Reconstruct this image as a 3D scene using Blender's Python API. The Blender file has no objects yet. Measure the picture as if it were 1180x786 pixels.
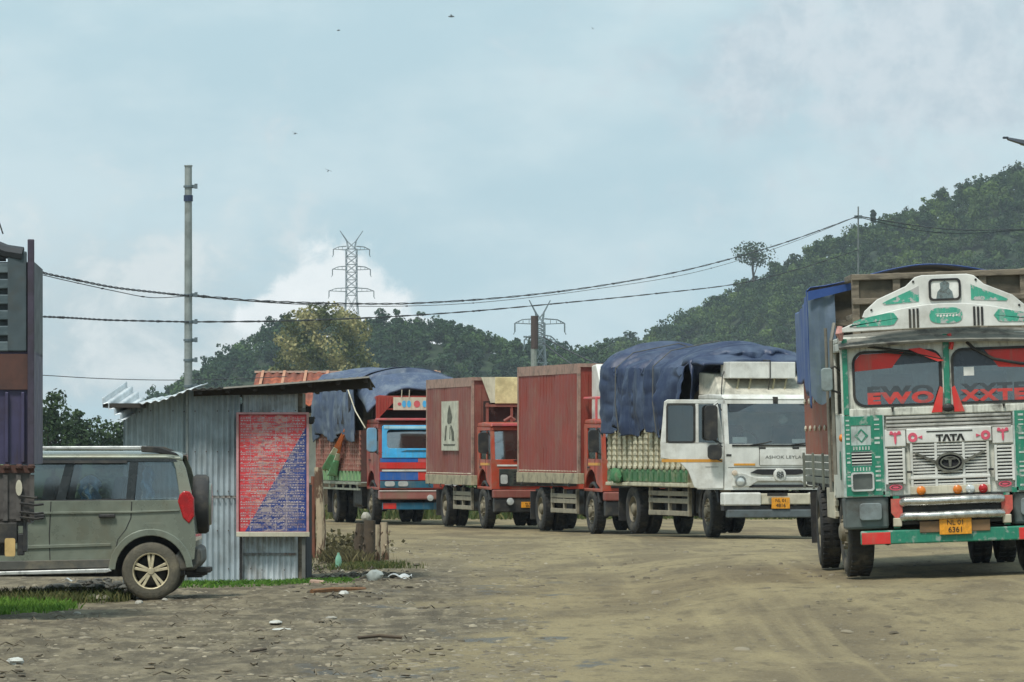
import bpy, bmesh, math, random
import numpy as np
from mathutils import Vector, Matrix

random.seed(11); RNG = np.random.default_rng(5)
SC = bpy.context.scene; COL = SC.collection
R = math.radians; PI = math.pi
F = 6000.0            # focal length in pixels of an 1180 px wide picture
EYE = 1.85            # camera height above the yard

# ------------------------------------------------------------------ camera
cam = bpy.data.cameras.new('camera'); co = bpy.data.objects.new('camera', cam); COL.objects.link(co)
co.location = (0, 0, EYE); co.rotation_euler = (R(90), 0, 0)
cam.sensor_width = 36; cam.lens = 36 * F / 1180; cam.shift_y = 119 / 1180
cam.clip_start = 1; cam.clip_end = 9000
SC.camera = co

# ------------------------------------------------------------------ world
SUN_EL, SUN_AZ = 60, 208     # degrees; azimuth clockwise from +Y (behind the camera, to the left)
w = bpy.data.worlds.new('World'); SC.world = w; w.use_nodes = True
nt = w.node_tree; nt.nodes.clear()
def N(nt, t, **k):
    n = nt.nodes.new(t)
    for a, b in k.items(): setattr(n, a, b)
    return n
def L(nt, a, b): nt.links.new(a, b)
def math_n(nt, op, a, b=None, c=None):
    n = N(nt, 'ShaderNodeMath', operation=op)
    for i, v in enumerate((a, b, c)):
        if v is None: continue
        if isinstance(v, (int, float)): n.inputs[i].default_value = v
        else: L(nt, v, n.inputs[i])
    return n.outputs[0]
def maprange(nt, v, a, b, c=0., d=1.):
    n = N(nt, 'ShaderNodeMapRange'); n.interpolation_type = 'SMOOTHSTEP'
    L(nt, v, n.inputs[0])
    for i, q in enumerate((a, b, c, d)): n.inputs[i+1].default_value = q
    return n.outputs[0]
def mixc(nt, f, a, b):
    n = N(nt, 'ShaderNodeMix', data_type='RGBA')
    if isinstance(f, (int, float)): n.inputs[0].default_value = f
    else: L(nt, f, n.inputs[0])
    for i, v in ((6, a), (7, b)):
        if isinstance(v, (tuple, list)): n.inputs[i].default_value = (*v[:3], 1)
        else: L(nt, v, n.inputs[i])
    return n.outputs[2]
def noise(nt, vec, scale, detail=4, rough=.55, dist=0.):
    n = N(nt, 'ShaderNodeTexNoise'); n.inputs['Scale'].default_value = scale
    n.inputs['Detail'].default_value = detail; n.inputs['Roughness'].default_value = rough
    n.inputs['Distortion'].default_value = dist
    if vec is not None: L(nt, vec, n.inputs['Vector'])
    return n.outputs['Fac']
def vscale(nt, vec, s):
    n = N(nt, 'ShaderNodeMapping'); n.inputs['Scale'].default_value = s; L(nt, vec, n.inputs['Vector']); return n.outputs[0]

sky = N(nt, 'ShaderNodeTexSky', sky_type='NISHITA'); sky.sun_disc = False
sky.sun_elevation = R(SUN_EL); sky.sun_rotation = R(SUN_AZ); sky.air_density = 1.2; sky.dust_density = 2
bg1 = N(nt, 'ShaderNodeBackground'); L(nt, sky.outputs[0], bg1.inputs[0]); bg1.inputs[1].default_value = .1
tc = N(nt, 'ShaderNodeTexCoord'); D = tc.outputs['Generated']
sep = N(nt, 'ShaderNodeSeparateXYZ'); L(nt, D, sep.inputs[0]); dx, dy, dz = sep.outputs
base = mixc(nt, maprange(nt, noise(nt, vscale(nt, D, (16, 16, 34)), 1.0, 6, .55), .38, .64), (.475, .66, .735), (.61, .76, .81))
# low grey cloud bank and towering white cumulus
def blob(cx, cz, sx, sz):
    ax = math_n(nt, 'DIVIDE', math_n(nt, 'SUBTRACT', dx, cx), sx); az = math_n(nt, 'DIVIDE', math_n(nt, 'SUBTRACT', dz, cz), sz)
    r = math_n(nt, 'ADD', math_n(nt, 'MULTIPLY', ax, ax), math_n(nt, 'MULTIPLY', az, az))
    return math_n(nt, 'MULTIPLY', math_n(nt, 'EXPONENT', math_n(nt, 'MULTIPLY', r, -1)), math_n(nt, 'GREATER_THAN', dy, 0))
n1 = noise(nt, vscale(nt, D, (60, 60, 80)), 1., 6, .6, .3)
grey = maprange(nt, math_n(nt, 'ADD', blob(-.080, .020, .050, .026), math_n(nt, 'MULTIPLY', math_n(nt, 'SUBTRACT', n1, .5), 1.9)), .15, .95)
c2 = mixc(nt, grey, base, mixc(nt, maprange(nt, n1, .35, .65), (.50, .62, .66), (.74, .81, .82)))
n2 = noise(nt, vscale(nt, D, (130, 130, 130)), 1., 7, .6, .2)
cum = math_n(nt, 'MAXIMUM', blob(-.0345, .0245, .015, .0145), math_n(nt, 'MAXIMUM', blob(-.020, .016, .018, .0095), blob(-.046, .024, .008, .006)))
cumf = maprange(nt, math_n(nt, 'ADD', cum, math_n(nt, 'MULTIPLY', math_n(nt, 'SUBTRACT', n2, .5), 1.0)), .33, .62)
c3 = mixc(nt, cumf, c2, mixc(nt, n2, (.78, .86, .88), (1.0, 1.03, 1.03)))
top = maprange(nt, math_n(nt, 'ADD', blob(.075, .078, .05, .028), math_n(nt, 'MULTIPLY', math_n(nt, 'SUBTRACT', n1, .5), 2.2)), .15, 1.0)
c4 = mixc(nt, math_n(nt, 'MULTIPLY', top, .85), c3, mixc(nt, maprange(nt, n2, .35, .65), (.50, .60, .67), (.66, .73, .78)))
bg2 = N(nt, 'ShaderNodeBackground'); L(nt, c4, bg2.inputs[0]); bg2.inputs[1].default_value = 1.0
ms = N(nt, 'ShaderNodeMixShader'); ms.inputs[0].default_value = .93
L(nt, bg1.outputs[0], ms.inputs[1]); L(nt, bg2.outputs[0], ms.inputs[2])
wo = N(nt, 'ShaderNodeOutputWorld'); L(nt, ms.outputs[0], wo.inputs[0])

sun = bpy.data.lights.new('sun', 'SUN'); sun.energy = 3.2; sun.angle = R(11); sun.color = (1, .96, .9)
so = bpy.data.objects.new('sun', sun); COL.objects.link(so)
az, el = R(SUN_AZ), R(SUN_EL)
sd = Vector((math.sin(az)*math.cos(el), math.cos(az)*math.cos(el), math.sin(el)))
so.rotation_euler = sd.to_track_quat('Z', 'Y').to_euler()
SC.view_settings.view_transform = 'Standard'; SC.view_settings.look = 'None'
SC.view_settings.exposure = 0.12; SC.view_settings.gamma = 1
SC.cycles.volume_bounces = 0; SC.cycles.max_bounces = 6; SC.cycles.transparent_max_bounces = 12

# ------------------------------------------------------------------ materials
def srgb(r, g, b):
    f = lambda c: (c/255/12.92) if c/255 <= .04045 else ((c/255+.055)/1.055)**2.4
    return (f(r), f(g), f(b))
MATS = {}
def mat(name, col, rough=.6, metal=0., dirt=None, dscale=3., damt=.5, dlo=.45, dhi=.7, var=.15, bump=0., bscale=20., coords='Object', spec=.5, stretch=None, streak=0., coat=0.):
    """surface with noise-driven colour variation, dirt patches, vertical streaks and bump"""
    if name in MATS: return MATS[name]
    m = bpy.data.materials.new(name); m.use_nodes = True; t = m.node_tree
    b = t.nodes['Principled BSDF']; tcn = N(t, 'ShaderNodeTexCoord'); v = tcn.outputs[coords]
    if stretch: v = vscale(t, v, stretch)
    n1 = noise(t, v, dscale*2.3, 5, .6)
    lo = tuple(c*(1-var) for c in col); hi = tuple(min(1, c*(1+var)) for c in col)
    c = mixc(t, maprange(t, n1, .3, .7), lo, hi)
    if dirt:
        n2 = noise(t, v, dscale, 6, .65, .2)
        c = mixc(t, math_n(t, 'MULTIPLY', maprange(t, n2, dlo, dhi), damt), c, dirt)
        if streak:
            n3 = noise(t, vscale(t, v, (9, 9, .8)), 2.2, 4, .6)
            c = mixc(t, math_n(t, 'MULTIPLY', maprange(t, n3, .5, .72), streak), c, dirt)
    L(t, c, b.inputs['Base Color'])
    b.inputs['Metallic'].default_value = metal; b.inputs['Specular IOR Level'].default_value = spec
    b.inputs['Coat Weight'].default_value = coat
    L(t, maprange(t, n1, .2, .8, max(0, rough-.1), min(1, rough+.12)), b.inputs['Roughness'])
    if bump:
        bn = N(t, 'ShaderNodeBump'); bn.inputs['Strength'].default_value = bump; bn.inputs['Distance'].default_value = .02
        L(t, noise(t, v, bscale, 5, .6), bn.inputs['Height']); L(t, bn.outputs[0], b.inputs['Normal'])
    MATS[name] = m
    return m
DUST = srgb(128, 118, 96); GRIME = srgb(70, 66, 58)
def paint(name, rgb, damt=.5, **k):
    a = dict(rough=.42, dirt=DUST, dscale=1.6, damt=damt, streak=.3, var=.1); a.update(k)
    return mat(name, srgb(*rgb), **a)
P_white = paint('white_paint', (214, 214, 207), .4, streak=.1)
P_cream = paint('cream_paint', (196, 190, 168), .5)
P_dirtywhite = paint('grubby_white_paint', (205, 205, 192), .85, dirt=GRIME, dscale=4.5, streak=.5, dlo=.5, dhi=.75)
P_green = paint('sea_green_paint', (24, 118, 92), .35, dirt=srgb(200, 205, 195), dscale=5, dlo=.55, dhi=.62)
P_greenpale = paint('worn_green_paint', (34, 122, 96), .8, dirt=srgb(150, 158, 148), dscale=9, dlo=.54, dhi=.64, streak=.15)
P_red = paint('red_paint', (206, 48, 42), .3)
P_pink = paint('faded_pink_paint', (196, 92, 96), .5)
P_ox = paint('oxide_red_paint', (134, 54, 42), .75, rough=.6, dirt=srgb(132, 84, 66), dscale=.9)
P_ox2 = paint('faded_oxide_paint', (126, 68, 58), .75, rough=.65, dirt=srgb(138, 104, 88), dscale=.9)
P_cabor = paint('orange_red_cab_paint', (170, 66, 42), .6)
P_brown = paint('rust_brown_panel', (150, 74, 46), .5, rough=.65)
P_sky = paint('light_blue_paint', (70, 172, 222), .3)
P_blue = paint('blue_paint', (36, 96, 172), .3)
P_teal = paint('teal_paint', (36, 96, 118), .4)
P_yel = paint('orange_stripe', (214, 150, 50), .3)
P_suv = mat('olive_grey_car_paint', srgb(124, 130, 116), .30, .25, dirt=srgb(120, 112, 90), dscale=1.4, damt=.55, coat=.5)
P_suvclad = mat('grey_plastic_cladding', srgb(74, 74, 68), .6, dirt=DUST, damt=.5)
P_purple = mat('purple_painted_steel', srgb(64, 60, 88), .5, .1, dirt=srgb(60, 48, 46), dscale=2, damt=.6, streak=.5)
P_darkgrey = mat('dark_grey_steel', srgb(56, 64, 68), .55, .2, dirt=srgb(92, 98, 98), dscale=2, damt=.7)
BLACK = mat('black_steel', srgb(34, 34, 34), .6, dirt=srgb(82, 76, 64), dscale=4, damt=.6)
RUBBER = mat('tyre_rubber', srgb(40, 40, 39), .85, dirt=srgb(92, 86, 72), dscale=5, damt=.6, bump=.5, bscale=40)
RUBMUD = mat('muddy_tyre', srgb(88, 84, 72), .9, dirt=srgb(124, 116, 96), dscale=5, damt=.8, bump=.5, bscale=40)
RUBDUST = mat('dusty_tyre', srgb(58, 56, 52), .9, dirt=srgb(108, 100, 84), dscale=4, damt=.8, bump=.5, bscale=40)
RIM = mat('dusty_rim', srgb(120, 112, 92), .7, dirt=srgb(74, 66, 54), dscale=6, damt=.7)
ALLOY = mat('dusty_alloy', srgb(202, 190, 158), .4, .25, dirt=DUST, dscale=6, damt=.6)
CHROME = mat('dull_chrome', srgb(196, 196, 190), .28, .8, dirt=GRIME, dscale=7, damt=.4)
SILVER = mat('silver_trim', srgb(205, 205, 200), .3, .5)
WOOD = mat('weathered_wood', srgb(122, 112, 96), .85, dirt=srgb(58, 52, 44), dscale=4, damt=.7, bump=.4, stretch=(1, 1, 4))
PLANK = mat('brown_plank', srgb(120, 86, 56), .85, dirt=srgb(76, 60, 44), dscale=6, damt=.7, bump=.4)
LOAD = mat('dark_load', srgb(84, 78, 66), .9, dirt=srgb(104, 96, 80), dscale=3.5, damt=.8, bump=.8, bscale=6)
TARP = mat('blue_tarpaulin', srgb(36, 50, 78), .5, dirt=srgb(88, 102, 122), dscale=1.1, damt=.55, bump=.3, bscale=9, streak=.25)
TARP_B = mat('bright_blue_tarpaulin', srgb(44, 74, 132), .5, dirt=srgb(84, 102, 126), dscale=1.0, damt=.6, bump=.3, bscale=9)
TARP_IN = mat('grey_blue_tarpaulin', srgb(88, 104, 120), .6, dirt=srgb(96, 112, 108), dscale=1.6, damt=.7, bump=.3, bscale=9, streak=.3)
TARP_G = mat('faded_grey_blue_tarpaulin', srgb(66, 80, 104), .6, dirt=srgb(120, 130, 138), dscale=1.5, damt=.7, bump=.3, bscale=9, streak=.4)
GALV = mat('galvanised_sheet', srgb(166, 178, 182), .5, .12, dirt=srgb(124, 130, 128), dscale=1.3, damt=.7, streak=.45)
GALVB = mat('bright_roof_sheet', srgb(206, 212, 214), .4, .3, dirt=srgb(150, 152, 150), dscale=2, damt=.5)
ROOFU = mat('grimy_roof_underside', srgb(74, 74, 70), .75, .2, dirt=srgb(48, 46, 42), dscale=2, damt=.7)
STEELP = mat('galvanised_pole', srgb(146, 152, 148), .5, .4, dirt=srgb(104, 106, 98), dscale=3, damt=.6)
RUST = mat('rusty_roof_sheet', srgb(156, 84, 56), .8, dirt=srgb(104, 58, 44), dscale=1.2, damt=.8, dlo=.4, dhi=.6)
PLASTER = mat('cream_plaster', srgb(188, 186, 172), .9, dirt=srgb(150, 146, 130), dscale=1.4, damt=.6, bump=.2)
LINK = mat('dark_cable', srgb(62, 64, 68), .7)
LATT = mat('tower_steel', srgb(104, 116, 120), .6, .3)
ORANGE_L = mat('amber_lens', srgb(206, 116, 36), .3); RED_L = mat('red_lens', srgb(168, 26, 28), .25, dirt=srgb(110, 24, 24), dscale=8); CLEAR_L = mat('clear_lens', srgb(200, 204, 200), .12, .3)
PLATE = mat('amber_plate', srgb(222, 150, 34), .5, dirt=srgb(160, 110, 40), dscale=12, damt=.5)
INKB = mat('black_lettering', srgb(28, 26, 24), .6); INKW = mat('white_lettering', srgb(222, 222, 214), .6)
INKR = mat('red_lettering', srgb(208, 50, 46), .6)
DARKIN = mat('dark_interior', srgb(36, 36, 38), .9)
STONE = mat('pale_stone', srgb(158, 154, 142), .85, dirt=srgb(112, 104, 88), dscale=9, damt=.7, bump=.4)
BARK = mat('tree_bark', srgb(78, 66, 52), .9, dirt=srgb(50, 44, 36), dscale=4, damt=.7, bump=.6)
PEEL = mat('peeling_bark', srgb(168, 152, 126), .9, dirt=srgb(84, 58, 42), dscale=5, damt=.95, dlo=.46, dhi=.54, bump=.5, stretch=(1, 1, .35))
LITTERW = mat('white_plastic_litter', srgb(196, 200, 198), .45, dirt=GRIME, dscale=9, damt=.5)

def glass(name, tint, fac, rough=.07):
    m = bpy.data.materials.new(name); m.use_nodes = True; t = m.node_tree; t.nodes.clear()
    g = N(t, 'ShaderNodeBsdfGlossy'); g.inputs[0].default_value = (.9, .94, .96, 1); g.inputs[1].default_value = rough
    tr = N(t, 'ShaderNodeBsdfTransparent'); tr.inputs[0].default_value = (*tint, 1)
    df = N(t, 'ShaderNodeBsdfDiffuse'); df.inputs[0].default_value = (.16, .15, .13, 1)
    a = N(t, 'ShaderNodeMixShader'); a.inputs[0].default_value = fac; L(t, tr.outputs[0], a.inputs[1]); L(t, g.outputs[0], a.inputs[2])
    tcn = N(t, 'ShaderNodeTexCoord')
    b = N(t, 'ShaderNodeMixShader'); L(t, maprange(t, noise(t, tcn.outputs['Object'], 3, 5), .3, .8, .02, .16), b.inputs[0])
    L(t, a.outputs[0], b.inputs[1]); L(t, df.outputs[0], b.inputs[2])
    o = N(t, 'ShaderNodeOutputMaterial'); L(t, b.outputs[0], o.inputs[0]); return m
GLASS = glass('windscreen_glass', (.5, .56, .57), .17)
GLASS2 = glass('bright_windscreen_glass', (.4, .46, .47), .34)
GLASSD = glass('tinted_window_glass', (.16, .19, .20), .16)
MIRROR = mat('mirror_glass', srgb(150, 160, 165), .08, .9)

# ------------------------------------------------------------------ mesh builder
class MB:
    def __init__(s): s.v = []; s.f = []; s.m = []
    def add(s, vs, fs, m=0):
        o = len(s.v); s.v += [tuple(p) for p in vs]; s.f += [tuple(i+o for i in f) for f in fs]; s.m += [m]*len(fs)
        return s
    def box(s, x0, x1, y0, y1, z0, z1, m=0):
        return s.add([(x0,y0,z0),(x1,y0,z0),(x1,y1,z0),(x0,y1,z0),(x0,y0,z1),(x1,y0,z1),(x1,y1,z1),(x0,y1,z1)],
              [(3,2,1,0),(4,5,6,7),(0,1,5,4),(1,2,6,5),(2,3,7,6),(3,0,4,7)], m)
    def hexa(s, p, m=0):   # 8 points: bottom 4 ccw, top 4
        return s.add(p, [(3,2,1,0),(4,5,6,7),(0,1,5,4),(1,2,6,5),(2,3,7,6),(3,0,4,7)], m)
    def prism(s, pts, ax, a, b, m=0):
        n = len(pts)
        def P(p, t):
            return {'x': (t, p[0], p[1]), 'y': (p[0], t, p[1]), 'z': (p[0], p[1], t)}[ax]
        vs = [P(p, a) for p in pts] + [P(p, b) for p in pts]
        return s.add(vs, [tuple(range(n))[::-1], tuple(range(n, 2*n))] + [(i, (i+1) % n, n+(i+1) % n, n+i) for i in range(n)], m)
    def ring(s, outer, inner, ax, a, b, m=0):
        n = len(outer)
        def P(p, t): return {'x': (t, p[0], p[1]), 'y': (p[0], t, p[1]), 'z': (p[0], p[1], t)}[ax]
        vs = [P(p, a) for p in outer] + [P(p, a) for p in inner] + [P(p, b) for p in outer] + [P(p, b) for p in inner]
        fs = []
        for i in range(n):
            j = (i+1) % n
            fs += [(i, j, n+j, n+i), (2*n+i, 3*n+i, 3*n+j, 2*n+j), (i, 2*n+i, 2*n+j, j), (n+i, n+j, 3*n+j, 3*n+i)]
        return s.add(vs, fs, m)
    def tube(s, pts, r, n=8, m=0, r2=None, close=False):
        pts = [Vector(p) for p in pts]; k = len(pts); vs = []; fs = []
        up = Vector((0, 0, 1)); prev = None
        for i, p in enumerate(pts):
            t = (pts[min(i+1, k-1)] - pts[max(i-1, 0)])
            if close: t = pts[(i+1) % k] - pts[i-1]
            if t.length < 1e-9: t = Vector((0, 0, 1))
            t.normalize()
            a = prev if prev is not None else (up if abs(t.z) < .9 else Vector((1, 0, 0)))
            u = a - t*a.dot(t)
            if u.length < 1e-6: u = t.orthogonal()
            u.normalize(); prev = u; w_ = t.cross(u)
            rr = r if r2 is None else r + (r2-r)*i/max(1, k-1)
            if isinstance(r, (list, tuple)): rr = r[i]
            for q in range(n):
                an = 2*PI*q/n; vs.append(p + (u*math.cos(an) + w_*math.sin(an))*rr)
        for i in range(k if close else k-1):
            j = (i+1) % k
            for q in range(n): fs.append((i*n+q, i*n+(q+1) % n, j*n+(q+1) % n, j*n+q))
        if not close: fs += [tuple(range(n))[::-1], tuple(range((k-1)*n, k*n))]
        return s.add(vs, fs, m)
    def lathe(s, prof, c, ax='x', n=24, m=0):
        vs = []; fs = []; k = len(prof)
        for q in range(n):
            an = 2*PI*q/n; ca, sa = math.cos(an), math.sin(an)
            for r, h in prof:
                vs.append({'x': (c[0]+h, c[1]+r*ca, c[2]+r*sa), 'y': (c[0]+r*ca, c[1]+h, c[2]+r*sa), 'z': (c[0]+r*ca, c[1]+r*sa, c[2]+h)}[ax])
        for q in range(n):
            p = (q+1) % n
            for i in range(k-1): fs.append((q*k+i, q*k+i+1, p*k+i+1, p*k+i))
        return s.add(vs, fs, m)
    def grid(s, fn, nu, nv, m=0):
        vs = [fn(i/nu, j/nv) for i in range(nu+1) for j in range(nv+1)]
        return s.add(vs, [(i*(nv+1)+j, (i+1)*(nv+1)+j, (i+1)*(nv+1)+j+1, i*(nv+1)+j+1) for i in range(nu) for j in range(nv)], m)
    def ball(s, c, r, n=8, m=0, seed=0, jit=0.):
        rg = random.Random(seed); rx, ry, rz = r if isinstance(r, tuple) else (r, r, r); vs = []; fs = []
        for i in range(n+1):
            th = PI*i/n
            for q in range(2*n):
                ph = PI*q/n; k = 1+rg.uniform(-jit, jit)
                if i in (0, n): k = 1
                vs.append((c[0]+rx*k*math.sin(th)*math.cos(ph), c[1]+ry*k*math.sin(th)*math.sin(ph), c[2]+rz*k*math.cos(th)))
        for i in range(n):
            for q in range(2*n): fs.append((i*2*n+q, i*2*n+(q+1) % (2*n), (i+1)*2*n+(q+1) % (2*n), (i+1)*2*n+q))
        return s.add(vs, fs, m)
    def build(s, name, mats, parent=None, bevel=0., smooth=False, solid=0., loc=None, rot=None, fix=True):
        me = bpy.data.meshes.new(name)
        me.from_pydata(s.v, [], s.f)
        if not isinstance(mats, (list, tuple)): mats = [mats]
        for q in mats: me.materials.append(q)
        me.polygons.foreach_set('material_index', s.m)
        if fix:
            bm = bmesh.new(); bm.from_mesh(me); bmesh.ops.remove_doubles(bm, verts=bm.verts, dist=1e-5)
            bmesh.ops.recalc_face_normals(bm, faces=bm.faces); bm.to_mesh(me); bm.free()
        if smooth:
            me.polygons.foreach_set('use_smooth', [True]*len(me.polygons))
            try: me.set_sharp_from_angle(angle=R(40))
            except Exception: pass
        o = bpy.data.objects.new(name, me); COL.objects.link(o)
        if parent: o.parent = parent
        if loc: o.location = loc
        if rot: o.rotation_euler = rot
        if solid:
            md = o.modifiers.new('solid', 'SOLIDIFY'); md.thickness = solid
        if bevel:
            md = o.modifiers.new('bevel', 'BEVEL'); md.width = bevel; md.segments = 2; md.limit_method = 'ANGLE'; md.angle_limit = R(40)
        return o
def tag(o, label=None, cat=None, group=None, kind=None):
    for k, v in (('label', label), ('category', cat), ('group', group), ('kind', kind)):
        if v: o[k] = v
    return o
def empty(name, loc=(0, 0, 0), rot=(0, 0, 0), parent=None, **k):
    o = bpy.data.objects.new(name, None); COL.objects.link(o); o.location = loc; o.rotation_euler = rot
    o.empty_display_size = .2
    if parent: o.parent = parent
    return tag(o, **k)
def text(s, name, size, loc, rot, m, parent, depth=.004, spacing=1., sx=1., bold=0.):
    c = bpy.data.curves.new(name, 'FONT'); c.body = s; c.size = size; c.extrude = depth; c.align_x = 'CENTER'; c.align_y = 'CENTER'
    c.space_character = spacing; c.offset = bold; c.materials.append(m)
    tmp = bpy.data.objects.new('tmp', c); me = bpy.data.meshes.new_from_object(tmp); bpy.data.objects.remove(tmp); me.name = name
    if not me.materials: me.materials.append(m)
    o = bpy.data.objects.new(name, me); COL.objects.link(o); o.location = loc; o.rotation_euler = rot; o.scale = (sx, 1, 1); o.parent = parent
    return o
def rr(x0, x1, z0, z1, r, n=5):
    out = []
    for cx, cz, a0 in ((x1-r, z1-r, 0), (x0+r, z1-r, 90), (x0+r, z0+r, 180), (x1-r, z0+r, 270)):
        for i in range(n+1):
            a = R(a0 + 90*i/n); out.append((cx+r*math.cos(a), cz+r*math.sin(a)))
    return out
def ell(cx, cz, rx, rz, n=24, p=2.):
    out = []
    for i in range(n):
        a = 2*PI*i/n; c, s_ = math.cos(a), math.sin(a)
        out.append((cx+rx*math.copysign(abs(c)**(2/p), c), cz+rz*math.copysign(abs(s_)**(2/p), s_)))
    return out

# ------------------------------------------------------------------ terrain
def sstep(a, b, x): t = np.clip((x-a)/(b-a), 0, 1); return t*t*(3-2*t)
def gz(x, y, fine=False):
    x = np.asarray(x, float); y = np.asarray(y, float)
    z = np.interp(y, [0, 60, 100, 115, 134, 170, 260, 600, 1200, 3000], [0, 0, .01, -.14, -.235, -.32, -.3, -1.2, -2, -2])
    bump = sstep(.6, 3.6, x) * sstep(47, 57, y) * (1-sstep(72, 92, y))
    z = z + bump*(.275 + .04*np.clip(x-4, 0, 4))
    z = z - .05*sstep(-1.5, -4, x)*sstep(52, 60, y)*(1-sstep(90, 110, y))
    return z
def G(x, y): return float(gz(x, y))

def px(x, y, d): return ((x-590)/F*d, d, EYE + (512-y)/F*d)   # measuring aid: size and place read off the photograph at a chosen distance

xs = np.concatenate([-np.geomspace(2600, 16, 26), np.linspace(-14, 15, 330), np.geomspace(17, 2600, 26)])
ys = np.concatenate([[-60, -20, 5, 20, 30], np.linspace(36, 76, 420), np.linspace(76.3, 140, 210), np.geomspace(142, 3000, 50)])
X, Y = np.meshgrid(xs, ys, indexing='ij'); Z = gz(X, Y)
def vnoise(x, y, s, seed):
    rg = np.random.default_rng(seed); T = rg.random((256, 256)); a = x*s; b = y*s
    i = np.floor(a).astype(int); j = np.floor(b).astype(int); fx = a-i; fy = b-j; fx = fx*fx*(3-2*fx); fy = fy*fy*(3-2*fy)
    q = lambda I, J: T[I % 256, J % 256]
    return (q(i, j)*(1-fx)+q(i+1, j)*fx)*(1-fy) + (q(i, j+1)*(1-fx)+q(i+1, j+1)*fx)*fy - .5
near = (np.abs(X) < 16) & (Y > 34) & (Y < 142)
rough = .5 + .7*sstep(1.5, -1.5, X)*sstep(90, 60, Y)
und = (.05*vnoise(X, Y, .35, 1) + .03*vnoise(X, Y, 1.1, 2) + .022*vnoise(X, Y, 3.3, 3) + .012*vnoise(X, Y, 8, 4))*rough
und += -.03*np.exp(-((X-1.6)/.35)**2)*sstep(40, 50, Y)*sstep(100, 80, Y) - .03*np.exp(-((X-3.4)/.35)**2)*sstep(40, 50, Y)*sstep(75, 60, Y)
Z = Z + np.where(near, und, 0)
nx, ny = len(xs), len(ys); idx = np.arange(nx*ny).reshape(nx, ny)
fc = np.stack([idx[:-1, :-1], idx[1:, :-1], idx[1:, 1:], idx[:-1, 1:]], -1).reshape(-1, 4)
def np_mesh(name, V, Fq, mats, smooth=True, midx=None, tint=None):
    me = bpy.data.meshes.new(name); me.vertices.add(len(V)); me.vertices.foreach_set('co', np.asarray(V, np.float32).ravel())
    k = Fq.shape[1]; me.loops.add(Fq.size); me.loops.foreach_set('vertex_index', Fq.astype(np.int32).ravel())
    me.polygons.add(len(Fq)); me.polygons.foreach_set('loop_start', np.arange(0, Fq.size, k, dtype=np.int32))
    me.polygons.foreach_set('loop_total', np.full(len(Fq), k, np.int32))
    for q in (mats if isinstance(mats, (list, tuple)) else [mats]): me.materials.append(q)
    if midx is not None: me.polygons.foreach_set('material_index', np.asarray(midx, np.int32))
    if tint is not None:
        at = me.attributes.new('tint', 'FLOAT', 'POINT'); at.data.foreach_set('value', np.asarray(tint, np.float32))
    me.update(calc_edges=True)
    if smooth: me.polygons.foreach_set('use_smooth', np.ones(len(Fq), bool))
    o = bpy.data.objects.new(name, me); COL.objects.link(o); return o

# ground material: packed olive dirt, darker broken ground to the left, pale wheel tracks, damp spots
gm = bpy.data.materials.new('dirt_ground'); gm.use_nodes = True; t = gm.node_tree; b = t.nodes['Principled BSDF']
geo = N(t, 'ShaderNodeNewGeometry'); P = geo.outputs['Position']; sp = N(t, 'ShaderNodeSeparateXYZ'); L(t, P, sp.inputs[0]); gx_, gy_, _ = sp.outputs
P2 = vscale(t, P, (1, .28, 1))
nA = noise(t, P2, .55, 6, .6, .3); nB = noise(t, P2, 3.2, 6, .65, .2); nC = noise(t, P, 22, 4, .7)
c = mixc(t, maprange(t, nA, .36, .62), srgb(110, 98, 74), srgb(138, 125, 93))
c = mixc(t, math_n(t, 'MULTIPLY', maprange(t, nB, .48, .68), .65), c, srgb(88, 78, 60))
tr_ = math_n(t, 'MULTIPLY', maprange(t, noise(t, vscale(t, P, (2.4, .05, 1)), 1., 4, .6), .5, .68), maprange(t, gx_, -.5, 1.5))
c = mixc(t, math_n(t, 'MULTIPLY', tr_, .32), c, srgb(160, 146, 108))
leftm = maprange(t, math_n(t, 'ADD', gx_, math_n(t, 'MULTIPLY', math_n(t, 'SUBTRACT', nA, .5), 5)), .6, -1.4)
lc = mixc(t, maprange(t, nB, .4, .66), srgb(76, 69, 57), srgb(128, 118, 96))
c = mixc(t, math_n(t, 'MULTIPLY', math_n(t, 'MULTIPLY', leftm, maprange(t, gy_, 95, 70)), .85), c, lc)
damp = maprange(t, noise(t, vscale(t, P, (1, .35, 1)), .9, 5, .65, .4), .57, .66)
dmask = math_n(t, 'MULTIPLY', maprange(t, math_n(t, 'ABSOLUTE', math_n(t, 'SUBTRACT', gx_, -.3)), 2.2, .9), maprange(t, gy_, 80, 60))
damp = math_n(t, 'MULTIPLY', damp, dmask)
c = mixc(t, math_n(t, 'MULTIPLY', damp, .8), c, srgb(66, 62, 56))
c = mixc(t, math_n(t, 'MULTIPLY', maprange(t, nC, .58, .70), .5), c, srgb(164, 156, 132))
c = mixc(t, math_n(t, 'MULTIPLY', maprange(t, nC, .45, .34), .55), c, srgb(72, 64, 50))
grn = math_n(t, 'MULTIPLY', maprange(t, gy_, 150, 165), maprange(t, nA, .3, .5))
c = mixc(t, grn, c, srgb(84, 98, 52))
L(t, c, b.inputs['Base Color'])
L(t, math_n(t, 'SUBTRACT', .92, math_n(t, 'MULTIPLY', damp, .46)), b.inputs['Roughness']); b.inputs['Specular IOR Level'].default_value = .3
bn = N(t, 'ShaderNodeBump'); bn.inputs['Strength'].default_value = .9; bn.inputs['Distance'].default_value = .05
L(t, math_n(t, 'ADD', nB, math_n(t, 'MULTIPLY', nC, .4)), bn.inputs['Height']); L(t, bn.outputs[0], b.inputs['Normal'])
tag(np_mesh('ground', np.stack([X, Y, Z], -1).reshape(-1, 3), fc, gm), kind='structure')

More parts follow.
